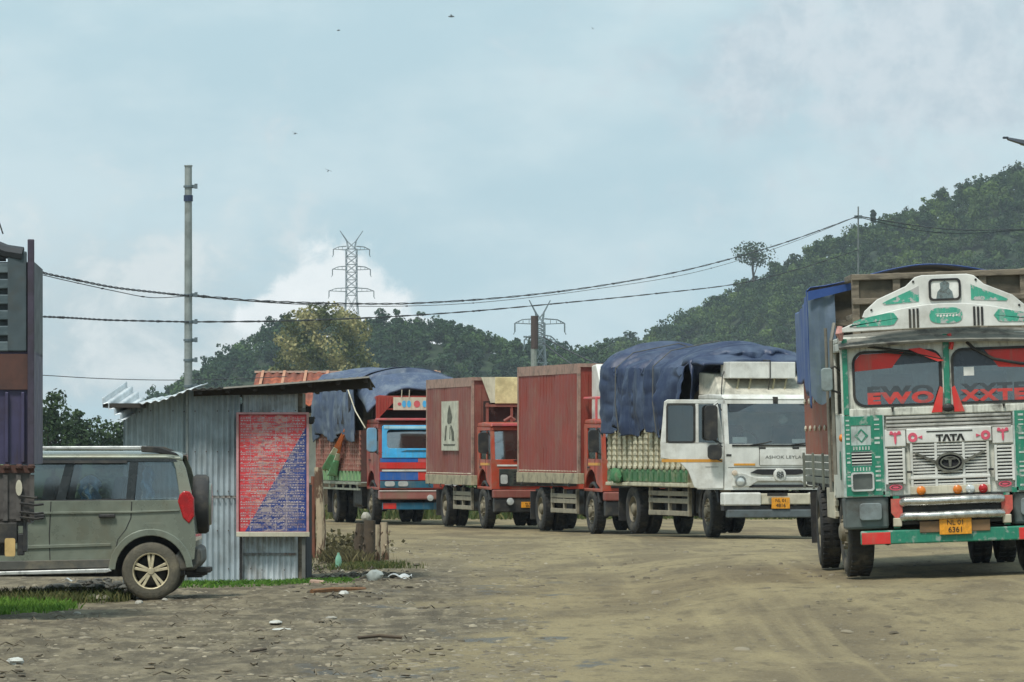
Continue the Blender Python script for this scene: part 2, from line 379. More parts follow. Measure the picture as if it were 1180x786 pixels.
# ------------------------------------------------------------------ foliage
def leafmat(name, a, b2, trans=.25, vein=.5):
    m = bpy.data.materials.new(name); m.use_nodes = True; t = m.node_tree; b = t.nodes['Principled BSDF']
    at = N(t, 'ShaderNodeAttribute'); at.attribute_name = 'tint'
    gi = N(t, 'ShaderNodeNewGeometry')
    rnd = math_n(t, 'MULTIPLY', math_n(t, 'SUBTRACT', noise(t, gi.outputs['Position'], vein, 3), .5), 1.1)
    c = mixc(t, maprange(t, math_n(t, 'ADD', at.outputs['Fac'], rnd), 0, 1), a, b2)
    L(t, c, b.inputs['Base Color']); b.inputs['Roughness'].default_value = .65; b.inputs['Specular IOR Level'].default_value = .25
    tr = N(t, 'ShaderNodeBsdfTranslucent'); L(t, c, tr.inputs[0])
    mx = N(t, 'ShaderNodeMixShader'); mx.inputs[0].default_value = trans; L(t, b.outputs[0], mx.inputs[1]); L(t, tr.outputs[0], mx.inputs[2])
    L(t, mx.outputs[0], t.nodes['Material Output'].inputs[0]); return m
LEAF = leafmat('forest_leaves', (.022, .055, .018), (.125, .190, .045), vein=.09)
LEAFL = leafmat('left_forest_leaves', (.016, .046, .020), (.080, .145, .040), vein=.12)
LEAFY = leafmat('bamboo_leaves', (.07, .09, .025), (.42, .37, .17), vein=.5)
LEAFD = leafmat('dark_leaves', (.016, .034, .014), (.06, .10, .028), vein=.6)
GRASSM = leafmat('grass_blades', (.07, .17, .02), (.19, .33, .05), vein=2.)
WEEDM = leafmat('weed_leaves', (.05, .08, .02), (.17, .16, .06), vein=1.)
DRYM = leafmat('dry_weed_leaves', (.05, .045, .022), (.20, .17, .08), vein=2.)
HILLM = mat('hill_undergrowth', (.022, .042, .016), .9, dirt=(.06, .08, .03), dscale=.05, damt=.6, var=.4)

def leaves(C, out, size, jit=.7, asp=1., rng=RNG):
    """quads centred at C, facing roughly along 'out'"""
    n = len(C); nrm = out/np.maximum(np.linalg.norm(out, axis=1, keepdims=True), 1e-6) + rng.normal(0, jit, (n, 3))
    nrm /= np.linalg.norm(nrm, axis=1, keepdims=True)
    a = np.cross(nrm, rng.normal(0, 1, (n, 3))); a /= np.maximum(np.linalg.norm(a, axis=1, keepdims=True), 1e-6); bb = np.cross(nrm, a)
    s = (size*rng.uniform(.6, 1.3, (n, 1)))*.5
    V = np.stack([C-a*s-bb*s*asp*.5, C+a*s*.35-bb*s*asp, C+a*s+bb*s*asp*.4, C-a*s*.3+bb*s*asp], 1)
    return V.reshape(-1, 3)
def crown_points(n, blobs, rng=RNG, shell=.55):
    """blobs: rows of cx,cy,cz,rx,ry,rz"""
    B = np.asarray(blobs, float); vol = (B[:, 3]*B[:, 4]*B[:, 5])**.67; k = rng.choice(len(B), n, p=vol/vol.sum())
    d = rng.normal(0, 1, (n, 3)); d /= np.linalg.norm(d, axis=1, keepdims=True)
    r = shell + (1-shell)*rng.random((n, 1))**.6
    r *= rng.uniform(.85, 1.12, (n, 1))
    return B[k, :3] + d*r*B[k, 3:], d*B[k, 3:][:, [1, 0, 2]] + np.array([0, 0, .3])
def random_blobs(cx, cy, z0, z1, rad, k, rng=RNG, cone=0.):
    out = []
    for i in range(k):
        h = rng.random(); zz = z0 + (z1-z0)*(.15+.75*h); rr_ = rad*(1-cone*h)*(.35+.5*math.sin(PI*min(1, .25+h*.7)))
        a = rng.uniform(0, 2*PI); q = rng.uniform(.1, .75)*rad*(1-cone*h)
        s = rr_*rng.uniform(.55, .9)
        out.append((cx+q*math.cos(a), cy+q*math.sin(a), zz, s, s, s*rng.uniform(.6, .85)))
    return out
def tree(name, label, base, h, rad, nleaf, lsize, m, cat='tree', group=None, z0=.3, k=14, cone=.3, trunk_r=None, seed=1, tint=.5, jit=.6, bark=None, limbs=5):
    rng = np.random.default_rng(seed); root = empty(name, base, label=label, cat=cat, group=group)
    bl = random_blobs(0, 0, h*z0, h, rad, k, rng, cone)
    C, O = crown_points(nleaf, bl, rng); V = leaves(C, O, lsize, jit, rng=rng)
    Fq = np.arange(len(V)).reshape(-1, 4)
    cr = np_mesh('crown', V, Fq, m, smooth=False, tint=np.repeat(np.clip(tint+rng.normal(0, .12, len(C)), 0, 1), 4)); cr.parent = root
    tr = MB(); r0 = trunk_r or h*.025; rg = random.Random(seed)
    top = h*min(.88, z0+.45)
    pts = [(rg.uniform(-.03, .03)*h*(i/5), rg.uniform(-.03, .03)*h*(i/5), top*i/5 - .2*(i == 0)) for i in range(6)]
    tr.tube(pts, r0, 8, r2=r0*.35)
    for j in range(limbs):
        bb = bl[rg.randrange(len(bl))]; s0 = Vector(pts[rg.choice((2, 3, 4))]); e = Vector(bb[:3])
        mid = (s0+e)/2 + Vector((0, 0, -.05*h)); tr.tube([s0, mid, e], r0*.45, 6, r2=r0*.12)
    tr.build('trunk', bark or BARK, root, smooth=True)
    return root

# ------------------------------------------------------------------ hills
def hill(name, table, Yr, depth, back, treeh, xr, seed, lmat, cell, nl, lsize, label, cut):
    T = np.array(table, float); XX = (T[:, 0]-590)/F*Yr; HH = EYE + (512-T[:, 1])/F*Yr - treeh
    def H(x, y):
        r = np.interp(x, XX, HH); f = np.where(y < Yr, sstep(Yr-depth, Yr, y)**.8, 1-sstep(Yr, Yr+back, y))
        lump = 3.0*vnoise(x, y, .035, seed) + 1.6*vnoise(x, y, .09, seed+1)
        return -3 + (r+3)*f + lump*np.minimum(1, np.maximum(0, r)/20)*f
    gx = np.linspace(xr[0], xr[1], 140); gy = np.linspace(Yr-depth, Yr+back, 60)
    A, B = np.meshgrid(gx, gy, indexing='ij'); V = np.stack([A, B, H(A, B)], -1).reshape(-1, 3)
    I = np.arange(A.size).reshape(A.shape); Fq = np.stack([I[:-1, :-1], I[1:, :-1], I[1:, 1:], I[:-1, 1:]], -1).reshape(-1, 4)
    tag(np_mesh(name, V, Fq, HILLM), kind='structure')
    rng = np.random.default_rng(seed); Vs = []; Ts = []; nt_ = 0
    for x in np.arange(xr[0], xr[1], cell):
        for y in np.arange(Yr-depth*.97, Yr+cell*1.5, cell):
            xx = x+rng.uniform(-.5, .5)*cell; yy = y+rng.uniform(-.5, .5)*cell; z = float(H(xx, yy))
            p = (xx/yy*F+590, 512-(z+4-EYE)/yy*F)
            if not (-40 < p[0] < 1240) or p[1] > cut: continue
            h = treeh*rng.uniform(.75, 1.3); rad = cell*rng.uniform(.5, .85)
            if rng.random() < .1: h *= 1.25; rad *= .8
            C, O = crown_points(nl, random_blobs(xx, yy, z+h*.1, z+h, rad, 7, rng, .25), rng, .6)
            Vs.append(leaves(C, O, lsize, .55, rng=rng)); nt_ += 1
            tn = np.clip(rng.choice([.12, .3, .5, .8], p=[.35, .35, .2, .1]) + rng.normal(0, .08) , 0, 1)
            Ts.append(np.repeat(np.clip(tn+rng.normal(0, .08, nl), 0, 1), 4))
    V = np.concatenate(Vs); o = np_mesh('forest', V, np.arange(len(V)).reshape(-1, 4), lmat, smooth=False, tint=np.concatenate(Ts))
    tag(o, label, 'forest', kind='stuff'); print(name, nt_, 'trees', len(V)//4)
    return H
RT = [(600, 520), (620, 470), (645, 430), (680, 404), (700, 396), (740, 385), (790, 362), (840, 337), (875, 312), (920, 303), (950, 277), (1000, 252), (1050, 238), (1100, 218), (1140, 204), (1180, 190), (1260, 155), (1500, 140)]
LT = [(-300, 512), (60, 510), (100, 500), (130, 482), (180, 452), (230, 420), (270, 400), (310, 376), (360, 368), (430, 366), (500, 370), (540, 374), (580, 386), (620, 388), (660, 396), (690, 402), (740, 425), (800, 470), (900, 512), (1100, 520)]
HR = hill('right_hill', RT, 1600, 190, 260, 6.5, (0, 190), 21, LEAF, 5.3, 420, .62, 'dense green forest covering the tall hill at the right', 470)
HL = hill('left_hill', LT, 1280, 80, 200, 5.5, (-135, 70), 31, LEAFL, 4.4, 420, .55, 'dark green forest on the low hill behind the sheds', 470)

# skyline and nearer trees, one object each
def hp(pxx, pyy, d, H): x = (pxx-590)/F*d; return (x, d, float(H(x, d)))
def top_h(base, pyy): return EYE + (512-pyy)/F*base[1] - base[2]
b_ = hp(868, 0, 1592, HR)
tree('broad_crowned_tree', 'lone flat-crowned tree standing above the hill skyline left of its thin pole', b_, top_h(b_, 280), 6.6, 1000, .62, LEAFD, z0=.60, k=14, cone=0., seed=3, tint=.45, trunk_r=.45, limbs=8)
for (q, ty, rad, lab, sd_) in ((1006, 238, 1.5, 'small pointed tree on the ridge just right of the thin mast', 5), (1085, 212, 3.2, 'thin twin-topped tree on the right ridge between mast and picture edge', 6),
                               (1110, 203, 2.6, 'slim tree on the right ridge, left of the highest crowns', 7), (1172, 184, 4.5, 'full rounded tree highest on the right ridge', 8), (915, 292, 4.0, 'rounded dark tree on the ridge beside the flat-crowned one', 9),
                               (955, 270, 3.6, 'bushy tree on the ridge left of the thin mast', 10)):
    b_ = hp(q, 0, 1594, HR); tree('ridge_tree', lab, b_, top_h(b_, ty), rad, 520, .7, LEAFD, group='trees on the skyline', z0=.35, k=9, cone=.35, seed=sd_, tint=.3+.05*(sd_ % 4))
for (q, ty, rad, lab, sd_) in ((457, 352, 1.7, 'tall slim tree poking above the left hill between the wires', 15), (483, 358, 2.6, 'rounded tree above the left hill beside the slim one', 16),
                               (330, 358, 2.4, 'dark tree above the left hill at the left edge of the yellowish clump', 17)):
    b_ = hp(q, 0, 1278, HL); tree('ridge_tree', lab, b_, top_h(b_, ty), rad, 420, .6, LEAFL, group='trees on the skyline', z0=.3, k=8, cone=.3, seed=sd_, tint=.3)
# big yellowish clump behind the shed
def yclump():
    d = 700; root = empty('bamboo_clump', (px(370, 0, d)[0], d, float(gz(0, d))), label='large yellow-green feathery bamboo clump rising behind the rusty roof', cat='bamboo')
    rng = np.random.default_rng(44); zb = root.location.z; bl = []; sc_ = d/F
    for (q, ty, r) in ((330, 392, 16), (345, 372, 20), (362, 366, 20), (380, 362, 18), (398, 372, 20), (412, 382, 18), (352, 400, 24), (385, 402, 26), (412, 410, 18), (335, 415, 20), (370, 425, 26), (400, 430, 22), (322, 430, 14), (426, 425, 12), (375, 455, 34), (345, 470, 28), (408, 470, 26)):
        bl.append(((q-370)*sc_, rng.uniform(-2, 1.2), EYE+(512-ty)*sc_-zb, r*sc_, r*sc_, r*sc_*.8))
    C, O = crown_points(9500, bl, rng, .55); V = leaves(C, O, .42, .6, asp=.8, rng=rng)
    tn = .42 + .35*np.sin(C[:, 0]*1.1+C[:, 2]*.8) + rng.normal(0, .15, len(C))
    o = np_mesh('crown', V, np.arange(len(V)).reshape(-1, 4), LEAFY, smooth=False, tint=np.repeat(np.clip(tn, 0, 1), 4)); o.parent = root
    # drooping sprays at the rim
    m = MB(); rg = random.Random(4)
    for i in range(26):
        a = rg.uniform(-5, 5); m.tube([(a*.4, rg.uniform(-1, 1), 0), (a*.8, rg.uniform(-1, 1), 8), (a*1.15, 0, 14+rg.uniform(0, 4))], .09, 5, r2=.03)
    m.build('culms', mat('bamboo_stem', srgb(120, 116, 70), .7), root)
yclump()
for (q, ty, rad, dd, lab, sd_) in ((62, 446, 2.0, 300, 'dark rounded tree just right of the purple truck body, tallest of three', 51), (92, 468, 1.3, 305, 'small dark tree between the tall dark tree and the shed', 52),
                                   (130, 476, 2.0, 330, 'bushy tree at the left corner of the tin shed', 53), (20, 460, 2.2, 310, 'dark tree mostly behind the purple truck body', 54)):
    x = (q-590)/F*dd; zb = G(x, dd); tree('roadside_tree', lab, (x, dd, zb), EYE+(512-ty)/F*dd-zb, rad, 2600, .2, LEAFD, group='trees behind the car', z0=.12, k=16, cone=.2, seed=sd_, tint=.35)
rgb_ = random.Random(9)
for i in range(12):     # low scrub closing the view behind the row of trucks
    x = -14+i*3.3+rgb_.uniform(-1, 1); y = 190+rgb_.uniform(-15, 15)
    tree('bush', None, (x, y, G(x, y)), rgb_.uniform(1.3, 2.1), rgb_.uniform(1.3, 1.9), 1100, .14, LEAFD, cat='bush', group='scrub behind the row of trucks', z0=.0, k=9, cone=.2, seed=90+i, tint=.5)['label'] = 'low green bush seen between and beneath the parked trucks'

# ------------------------------------------------------------------ vehicle pieces (front faces local -Y, x to the picture's right)
def wheel(parent, x, y, z, r=.5, wd=.27, side=-1, dual=False, tm=None, rm=None, steer=0., name='wheel'):
    wh = empty(name, (x, y, z), (0, 0, steer), parent)
    t = MB(); tm = tm or RUBBER
    def tyre(cx):
        h = wd/2; t.lathe([(r*.56, -h*.72), (r*.62, -h*.92), (r*.80, -h), (r*.93, -h*.92), (r*.985, -h*.72), (r, -h*.4), (r, h*.4), (r*.985, h*.72), (r*.93, h*.92), (r*.80, h), (r*.62, h*.92), (r*.56, h*.72), (r*.56, -h*.72)], (cx, 0, 0), 'x', 40)
        for q in range(36):
            a = 2*PI*q/36
            for s0, s1, da in ((-h*.78, -h*.16, .03), (h*.16, h*.78, -.03)):
                for e in (0,):
                    c_, s_ = math.cos(a), math.sin(a); c2_, s2_ = math.cos(a+.09), math.sin(a+.09); R0, R1 = r*.97, r*1.018
                    t.hexa([(cx+s0, R0*c_, R0*s_), (cx+s1, R0*c_, R0*s_), (cx+s1, R0*c2_, R0*s2_), (cx+s0, R0*c2_, R0*s2_),
                            (cx+s0, R1*c_, R1*s_), (cx+s1, R1*c_, R1*s_), (cx+s1, R1*c2_, R1*s2_), (cx+s0, R1*c2_, R1*s2_)])
    tyre(0)
    if dual: tyre(-side*(wd+.05))
    t.build('tyre', tm, wh, smooth=True)
    m = MB(); s = side; q = .56*r
    if dual: prof = [(q, s*wd*.36), (q*.95, s*wd*.42), (q*.9, s*wd*.30), (q*.82, s*-wd*.1), (q*.55, s*-wd*.15), (q*.45, s*-wd*.1), (q*.42, s*wd*.4), (q*.30, s*wd*.5), (0.001, s*wd*.5)]
    else: prof = [(q, s*wd*.36), (q*.95, s*wd*.44), (q*.88, s*wd*.36), (q*.8, s*wd*.2), (q*.62, s*wd*.42), (q*.4, s*wd*.46), (q*.36, s*wd*.62), (q*.22, s*wd*.68), (0.001, s*wd*.68)]
    m.lathe(prof, (0, 0, 0), 'x', 32)
    for i in range(8):
        a = 2*PI*i/8; k = s*wd*(.12 if dual else .44)
        m.lathe([(.022, -.03), (.022, .03), (.001, .035 if s > 0 else -.035)], (k, q*.62*math.cos(a), q*.62*math.sin(a)), 'x', 6)
    m.build('rim', rm or RIM, wh, smooth=True)
    return wh
def number_plate(parent, x, y, z, w_, h, l1, l2, rotx=90):
    p = MB().box(-w_/2, w_/2, -.006, .006, -h/2, h/2).build('number_plate', PLATE, parent, bevel=.004, loc=(x, y, z))
    text(l1, 'lettering', h*.42, (0, -.009, h*.22), (R(90), 0, 0), INKB, p, .002); text(l2, 'lettering', h*.46, (0, -.009, -h*.22), (R(90), 0, 0), INKB, p, .002)
    return p
def mirror(parent, x, y, z, w_, h, arm, m=None):
    c = MB().prism(rr(-w_/2, w_/2, -h/2, h/2, min(w_, h)*.3, 4), 'y', -.05, .03).build('wing_mirror', m or BLACK, parent, bevel=.012, loc=(x, y, z))
    MB().prism(rr(-w_/2+.02, w_/2-.02, -h/2+.02, h/2-.02, min(w_, h)*.25, 4), 'y', .031, .036).build('mirror_glass', MIRROR, c)
    MB().tube([(0, 0, h*.4), (arm*.6, 0, h*.55), (arm, .05, h*.35)], .012, 6).tube([(0, 0, -h*.4), (arm, .05, -h*.6)], .012, 6).build('mirror_arm', BLACK, c)
    return c
def chassis(root, L0, L1, zr=.75, hw=.42, m=None):
    c = MB()
    for s in (-1, 1): c.box(s*hw-.04, s*hw+.04, L0, L1, zr-.12, zr+.12)
    y = L0+.5
    while y < L1: c.box(-hw, hw, y, y+.1, zr-.08, zr+.08); y += 1.1
    c.build('chassis', m or BLACK, root)
def axle(root, y, z, hw, diff=False):
    a = MB().tube([(-hw, y, z), (hw, y, z)], .07, 10)
    if diff: a.ball((0, y, z), (.24, .2, .22), 8)
    for s in (-1, 1): a.box(s*.42-.04, s*.42+.04, y-.65, y+.65, z+.08, z+.16)
    a.build('axle', BLACK, root, smooth=True)
def side_guard(root, y0, y1, z0, z1, x, m):
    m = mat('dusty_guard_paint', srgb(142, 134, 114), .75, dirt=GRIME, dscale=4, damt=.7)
    g = MB()
    for z in (z0, (z0+z1)/2+.05, z1):
        g.box(x-.02, x+.02, y0, y1, z-.05, z+.05)
    for y in (y0+.05, (y0+y1)/2, y1-.05): g.box(x-.015, x+.055, y-.04, y+.04, z0-.06, z1+.15)
    g.build('side_guard', m, root, bevel=.006)
def shade_gear(root, y0, y1):  # rough dark boxes for tanks and gear, added to deepen the shade underneath
    g = MB(); rg = random.Random(int(y1*10)); y = y0
    while y < y1:
        l = rg.uniform(.35, .8); g.box(-.95+rg.uniform(0, .2), -.4, y, min(y+l, y1), rg.uniform(.36, .5), .95).box(.4, .95-rg.uniform(0, .2), y, min(y+l, y1), rg.uniform(.36, .5), .95); y += l+.04
    g.box(-.38, .38, y0-.3, y1, .5, .66)
    g.tube([(-.6, y0, .45), (-.6, y0+.9, .45)], .13, 10)
    g.build('underside_shade_gear', BLACK, root, bevel=.02)
def fuel_tank(root, y0, y1, x, z):
    MB().prism(rr(x-.28, x+.28, z-.26, z+.26, .09, 3), 'y', y0, y1).build('fuel_tank', BLACK, root, bevel=.02)

def cab(root, W, Dp, z0, zs, zw, zt, body, trim, low=None, lean=.16, roofm=None, door_l=True, gl=GLASS, archr=.6, archy=.95):
    """cab-over cab: z0 bottom, zs window sill, zw window top, zt roof; W half width, Dp depth"""
    def yf(z): return 0 if z < zs else lean*(z-zs)/(zt-zs)
    s = MB()
    s.box(-W, W, 0, .06, z0, zs)                                                    # front panel
    s.hexa([(-W, yf(zw), zw), (W, yf(zw), zw), (W, yf(zw)+.08, zw), (-W, yf(zw)+.08, zw), (-W, yf(zt), zt), (W, yf(zt), zt), (W, yf(zt)+.08, zt), (-W, yf(zt)+.08, zt)])
    for q in (-1, 1):
        a, b_ = (W-.09, W) if q > 0 else (-W, -W+.09)
        s.hexa([(a, yf(zs), zs), (b_, yf(zs), zs), (b_, .14, zs), (a, .14, zs), (a, yf(zw), zw), (b_, yf(zw), zw), (b_, yf(zw)+.12, zw), (a, yf(zw)+.12, zw)])
        # side: lower part with wheel arch, rear pillar, top rail
        a, b_ = (W-.045, W) if q > 0 else (-W, -W+.045)
        arch = [(archy+archr*math.cos(t_), z0-.12+archr*math.sin(t_)) for t_ in np.linspace(PI-.2, .2, 10)]
        arch = [p for p in arch if p[1] > z0]
        s.prism([(.06, z0), (.06, zs), (Dp, zs), (Dp, z0)] + arch[::-1], 'x', a, b_)
        s.prism([(Dp-.28, zs), (Dp-.28, zw), (Dp, zw), (Dp, zs)], 'x', a, b_)
        s.prism([(yf(zw), zw), (lean, zt), (Dp, zt), (Dp, zw)], 'x', a, b_)
        s.prism([(.62, zs), (.60, zw), (.66, zw), (.68, zs)], 'x', a, b_)
    s.box(-W+.045, W-.045, Dp-.05, Dp, z0, zt)
    s.box(-W, W, .06, Dp, z0, z0+.06)
    s.build('cab_shell', body, root, bevel=.02)
    r = MB().prism([(lean-.03, zt), (lean+.10, zt+.09), (Dp*.6, zt+.12), (Dp, zt+.1), (Dp, zt)], 'x', -W+.01, W-.01)
    r.build('roof', roofm or body, root, bevel=.03)
    def wsf(u_, v):
        x = (W-.085)*(2*u_-1); z = zs+(zw-zs)*v; return (x, yf(z)+.075-.085*(1-(2*u_-1)**2)-.02*math.sin(PI*v), z)
    MB().grid(wsf, 24, 8).build('windscreen', gl, root, smooth=True)
    for q in (-1, 1):
        x = q*(W-.03)
        MB().prism([(.14, zs), (.2, zw), (Dp-.28, zw), (Dp-.28, zs)], 'x', x-.004, x+.004).build('side_window', GLASSD, root)
        x = q*(W+.003)
        dr = MB().box(x-.004, x+.004, .70, .712, z0+.2, zs).box(x-.004, x+.004, Dp-.34, Dp-.33, z0+.45, zs).build('door_seam', BLACK, root)
        MB().box(q*(W+.02)-.012, q*(W+.02)+.012, Dp-.55, Dp-.4, zs-.2, zs-.165).build('door_handle', BLACK, root, bevel=.005)
    it = MB()
    for q in (-.55, .55):
        it.box(q-.27, q+.27, .75, 1.25, zs-.45, zs-.3).hexa([(q-.27, 1.15, zs-.3), (q+.27, 1.15, zs-.3), (q+.27, 1.3, zs-.3), (q-.27, 1.3, zs-.3), (q-.24, 1.3, zs+.38), (q+.24, 1.3, zs+.38), (q+.24, 1.4, zs+.38), (q-.24, 1.4, zs+.38)])
    it.build('seats', DARKIN, root, bevel=.04)
    MB().box(-W+.06, W-.06, .07, .4, zs-.25, zs-.02).build('dashboard', DARKIN, root, bevel=.03)
    MB().tube([(-.5+.22*math.cos(a), .5+.08*math.sin(a), zs+.06+.2*math.sin(a)) for a in np.linspace(0, 2*PI, 20, endpoint=False)], .018, 6, close=True).build('steering_wheel', BLACK, root)
    wp = MB()
    for q in (-.6, .25): wp.tube([(q, -.015, zs-.02), (q+.32, -.01, zs+.02), (q+.5, .012, zs+.07)], .012, 5)
    wp.build('wiper', BLACK, root)

def drape(root, name, m, x0, x1, y0, y1, zedge, zridge, zl, zr, seed, amp=.06, res=(150, 90), front=None, fold=5., tuck=.0, pw=.8, flare=0.):
    """tarpaulin: profile from the left hem over the load to the right hem; zl(y)/zr(y) give hem heights"""
    rg = np.random.default_rng(seed); ph = rg.uniform(0, 6, 8)
    def fn(u, v):
        y = y0+(y1-y0)*v; W = (x1-x0)/2; cx = (x0+x1)/2
        hl = zedge-zl(y); hr = zedge-zr(y); top = 2*W; tot = hl+top+hr; s = u*tot
        ze = zedge + .08*math.sin(2.1*v+ph[6]) 
        if s < hl: x, z, side = x0, zl(y)+s*(ze-zl(y))/hl, -1
        elif s < hl+top:
            q = (s-hl)/top; x = x0+q*top; z = ze+(zridge(v)-ze)*max(0, math.sin(PI*q))**pw; side = 0
        else: x, z, side = x1, ze-(s-hl-top)*(ze-zr(y))/hr, 1
        # folds run down the sides and across the top
        f1 = float(vnoise(v*fold*2.2+ph[0]+.12*z, z*.35, 1., seed)); f2 = float(vnoise(v*fold*5+ph[1]+.2*z, z*.8+3, 1., seed+1)); f3 = float(vnoise(s*1.3, v*fold+9, 1., seed+2)); f4 = abs(float(vnoise(v*fold*9+.6*z, z*2.6+s, 1., seed+3)))*2-.3
        d = amp*(1.5*f1+.9*f2+.35*f3+.22*f4)
        if side: x += side*(d+.02) + side*tuck*math.sin(PI*min(1, max(0, (z-zl(y))/max(.1, hl)))); y += .25*d
        else: z += 1.6*d*.8; 
        return (x*(1+flare*(1-v)**1.5), y, z)
    mb = MB().grid(fn, *res)
    if front:      # flap hanging at the front end
        def ff(u, v):
            x = x0+(x1-x0)*u; zt_ = zedge+(zridge(0)-zedge)*math.sin(PI*u)**.8; zb = front(u)
            z = zt_+(zb-zt_)*v; k = amp*(2.4*float(vnoise(u*7+ph[2]+.3*v, v*1.5, 1., seed+5))+1.2*float(vnoise(u*17+.5*v, v*3, 1., seed+6)))
            return (x, y0-.03-.14*math.sin(PI*min(1, v*1.2))*.8+k*min(1, v*3), z+.03)
        mb.grid(ff, 70, 24)
    o = mb.build(name, m, root, smooth=True, solid=.012, fix=False)
    return o

# ================================================================== painted truck at the right
def painted_truck():
    FILM = mat('dark_window_film', srgb(58, 66, 76), .25); WR = mat('dull_red_lettering', srgb(196, 66, 60), .5, dirt=srgb(120, 96, 92), dscale=9, damt=.7)
    x0, y0 = 5.09, 60.0
    T = empty('cargo_truck', (x0, y0, .345), (0, R(-2.0), R(.0)), label='white and green hand-painted cargo truck with blue tarpaulin at the right edge', cat='truck', group='trucks on the dirt yard')
    W = 1.22
    # cab shell
    c = MB()
    c.box(-W, W, .03, .10, .93, 1.9)
    for s in (-1, 1):
        a = sorted((s*W, s*(W-.05))); c.box(a[0], a[1], .10, 1.75, .93, 1.9); c.box(a[0], a[1], 1.45, 1.75, 1.9, 2.72); c.box(a[0], a[1], .10, 1.75, 2.62, 2.72)
    c.box(-W, W, 1.7, 1.75, .93, 2.75); c.box(-W, W, .05, 1.75, 2.72, 2.78)
    c.build('cab_shell', P_dirtywhite, T, bevel=.015)
    # windscreen surround with two openings
    f = MB()
    for s in (-1, 1):
        xa, xb = (.065, 1.075) if s > 0 else (-1.075, -.065)
        out = []
        inn = rr(xa, xb, 1.975, 2.60, .13, 5)
        for (p, q) in inn:    # outer rectangle points in matching order
            ox = (0 if s > 0 else -W) if p < (xa+xb)/2 else (W if s > 0 else 0)
            oz = 2.74 if q > 2.29 else 1.88
            out.append((p if xa+.13 < p < xb-.13 else ox, oz if abs(q-2.2875) > .18 else q))
        # corners: keep ordering by snapping arc points to the outer corner
        out = []
        for i, (p, q) in enumerate(inn):
            k = i // 6; j = i % 6
            cx_, cz_ = ((W if s > 0 else 0), 2.74) if k == 0 else (((0 if s > 0 else -W), 2.74) if k == 1 else (((0 if s > 0 else -W), 1.88) if k == 2 else ((W if s > 0 else 0), 1.88)))
            out.append((cx_ + (0), cz_) if 0 < j < 5 else ((cx_, q) if (j == 0) == (k in (0, 2)) else (p, cz_)))
        f.ring(out, inn, 'y', .02, .08)
    f.build('windscreen_surround', P_dirtywhite, T, fix=True)
    for s in (-1, 1):
        xa, xb = (.065, 1.075) if s > 0 else (-1.075, -.065)
        g = MB().prism(rr(xa, xb, 1.975, 2.60, .13, 5), 'y', .055, .060).build('windscreen', GLASS, T)
        MB().ring(rr(xa-.012, xb+.012, 1.963, 2.612, .14, 5), rr(xa+.018, xb-.018, 1.993, 2.582, .115, 5), 'y', .008, .05).build('rubber_seal', BLACK, g)
        z = 2.555
        if s < 0: MB().prism([(xa+.02, 2.38), (xa+.02, 2.50), (xa+.09, 2.575), (xb-.42, 2.585), (xb-.50, 2.49), (xb-.56, 2.41)], 'y', .044, .048).build('red_sunstrip', P_red, g); MB().prism([(xb-.56, 2.44), (xb-.42, 2.585), (xb-.10, 2.58), (xb-.03, 2.46)], 'y', .050, .053).build('dark_sunstrip', FILM, g)
        else: MB().prism([(xa+.54, 2.38), (xa+.38, 2.585), (xb-.08, 2.585), (xb-.02, 2.53), (xb-.02, 2.36)], 'y', .044, .048).build('red_sunstrip', P_red, g); MB().prism([(xa+.02, 2.40), (xa+.02, 2.52), (xa+.09, 2.58), (xa+.38, 2.585), (xa+.52, 2.40)], 'y', .050, .053).build('dark_sunstrip', FILM, g)
        word = 'EWO' if s < 0 else 'XXTE'
        text(word, 'lettering', .17, ((xa+xb)/2-.03*s, .050, 2.055), (R(90), 0, 0), WR, g, .002, 1.2, 1.75 if s < 0 else 1.5, .010)
        text(word, 'lettering', .17, ((xa+xb)/2-.03*s, .0535, 2.125), (R(90), 0, 0), mat('grey_lettering', srgb(66, 74, 78), .6), g, .001, 1.2, 1.75 if s < 0 else 1.5, .010)
    MB().box(.20, .32, .048, .052, 2.29, 2.39).build('paper_sticker', INKW, T)
    # centre post with red ribbons
    MB().box(-.035, .035, -.01, .02, 1.95, 2.78).build('centre_post', P_greenpale, T, bevel=.008)
    for s in (-1, 1):
        MB().hexa([(s*.05, -.03, 2.16), (s*.085, -.03, 2.18), (s*.085, -.01, 2.18), (s*.05, -.01, 2.16), (s*.07, -.045, 1.88), (s*.19, -.045, 1.88), (s*.19, .0, 1.88), (s*.07, .0, 1.88)]).build('red_ribbon', P_red, T)
    MB().ball((0, -.05, 1.93), (.07, .04, .05), 6).build('ornament', BLACK, T)
    MB().tube([(.04, -.02, 2.78), (.07, -.03, 2.66), (.05, -.03, 2.6)], .025, 6).build('tassel', P_red, T)
    wp = MB().tube([(-.9, .0, 2.66), (-.5, -.02, 2.60), (-.05, -.02, 2.49)], .014, 5).tube([(-.78, .0, 2.60), (-.35, -.01, 2.545)], .01, 5)
    wp.build('wiper', BLACK, T); MB().prism([(-.44, 2.62), (-.30, 2.63), (-.12, 2.56), (-.03, 2.47), (-.10, 2.465), (-.25, 2.53)], 'y', -.03, -.022).build('red_wiper_cloth', P_red, T)
    MB().tube([(.24, 0, 2.68), (.32, -.02, 2.60), (.55, -.03, 2.47), (.85, -.02, 2.41), (1.0, 0, 2.40)], .018, 6).build('wiper', BLACK, T)
    # interior
    it = MB()
    for q in (-.55, .55): it.box(q-.25, q+.25, 1.1, 1.2, 1.6, 2.35)
    it.box(-1.1, 1.1, .15, .45, 1.7, 1.9); it.build('seats', DARKIN, T, bevel=.04)
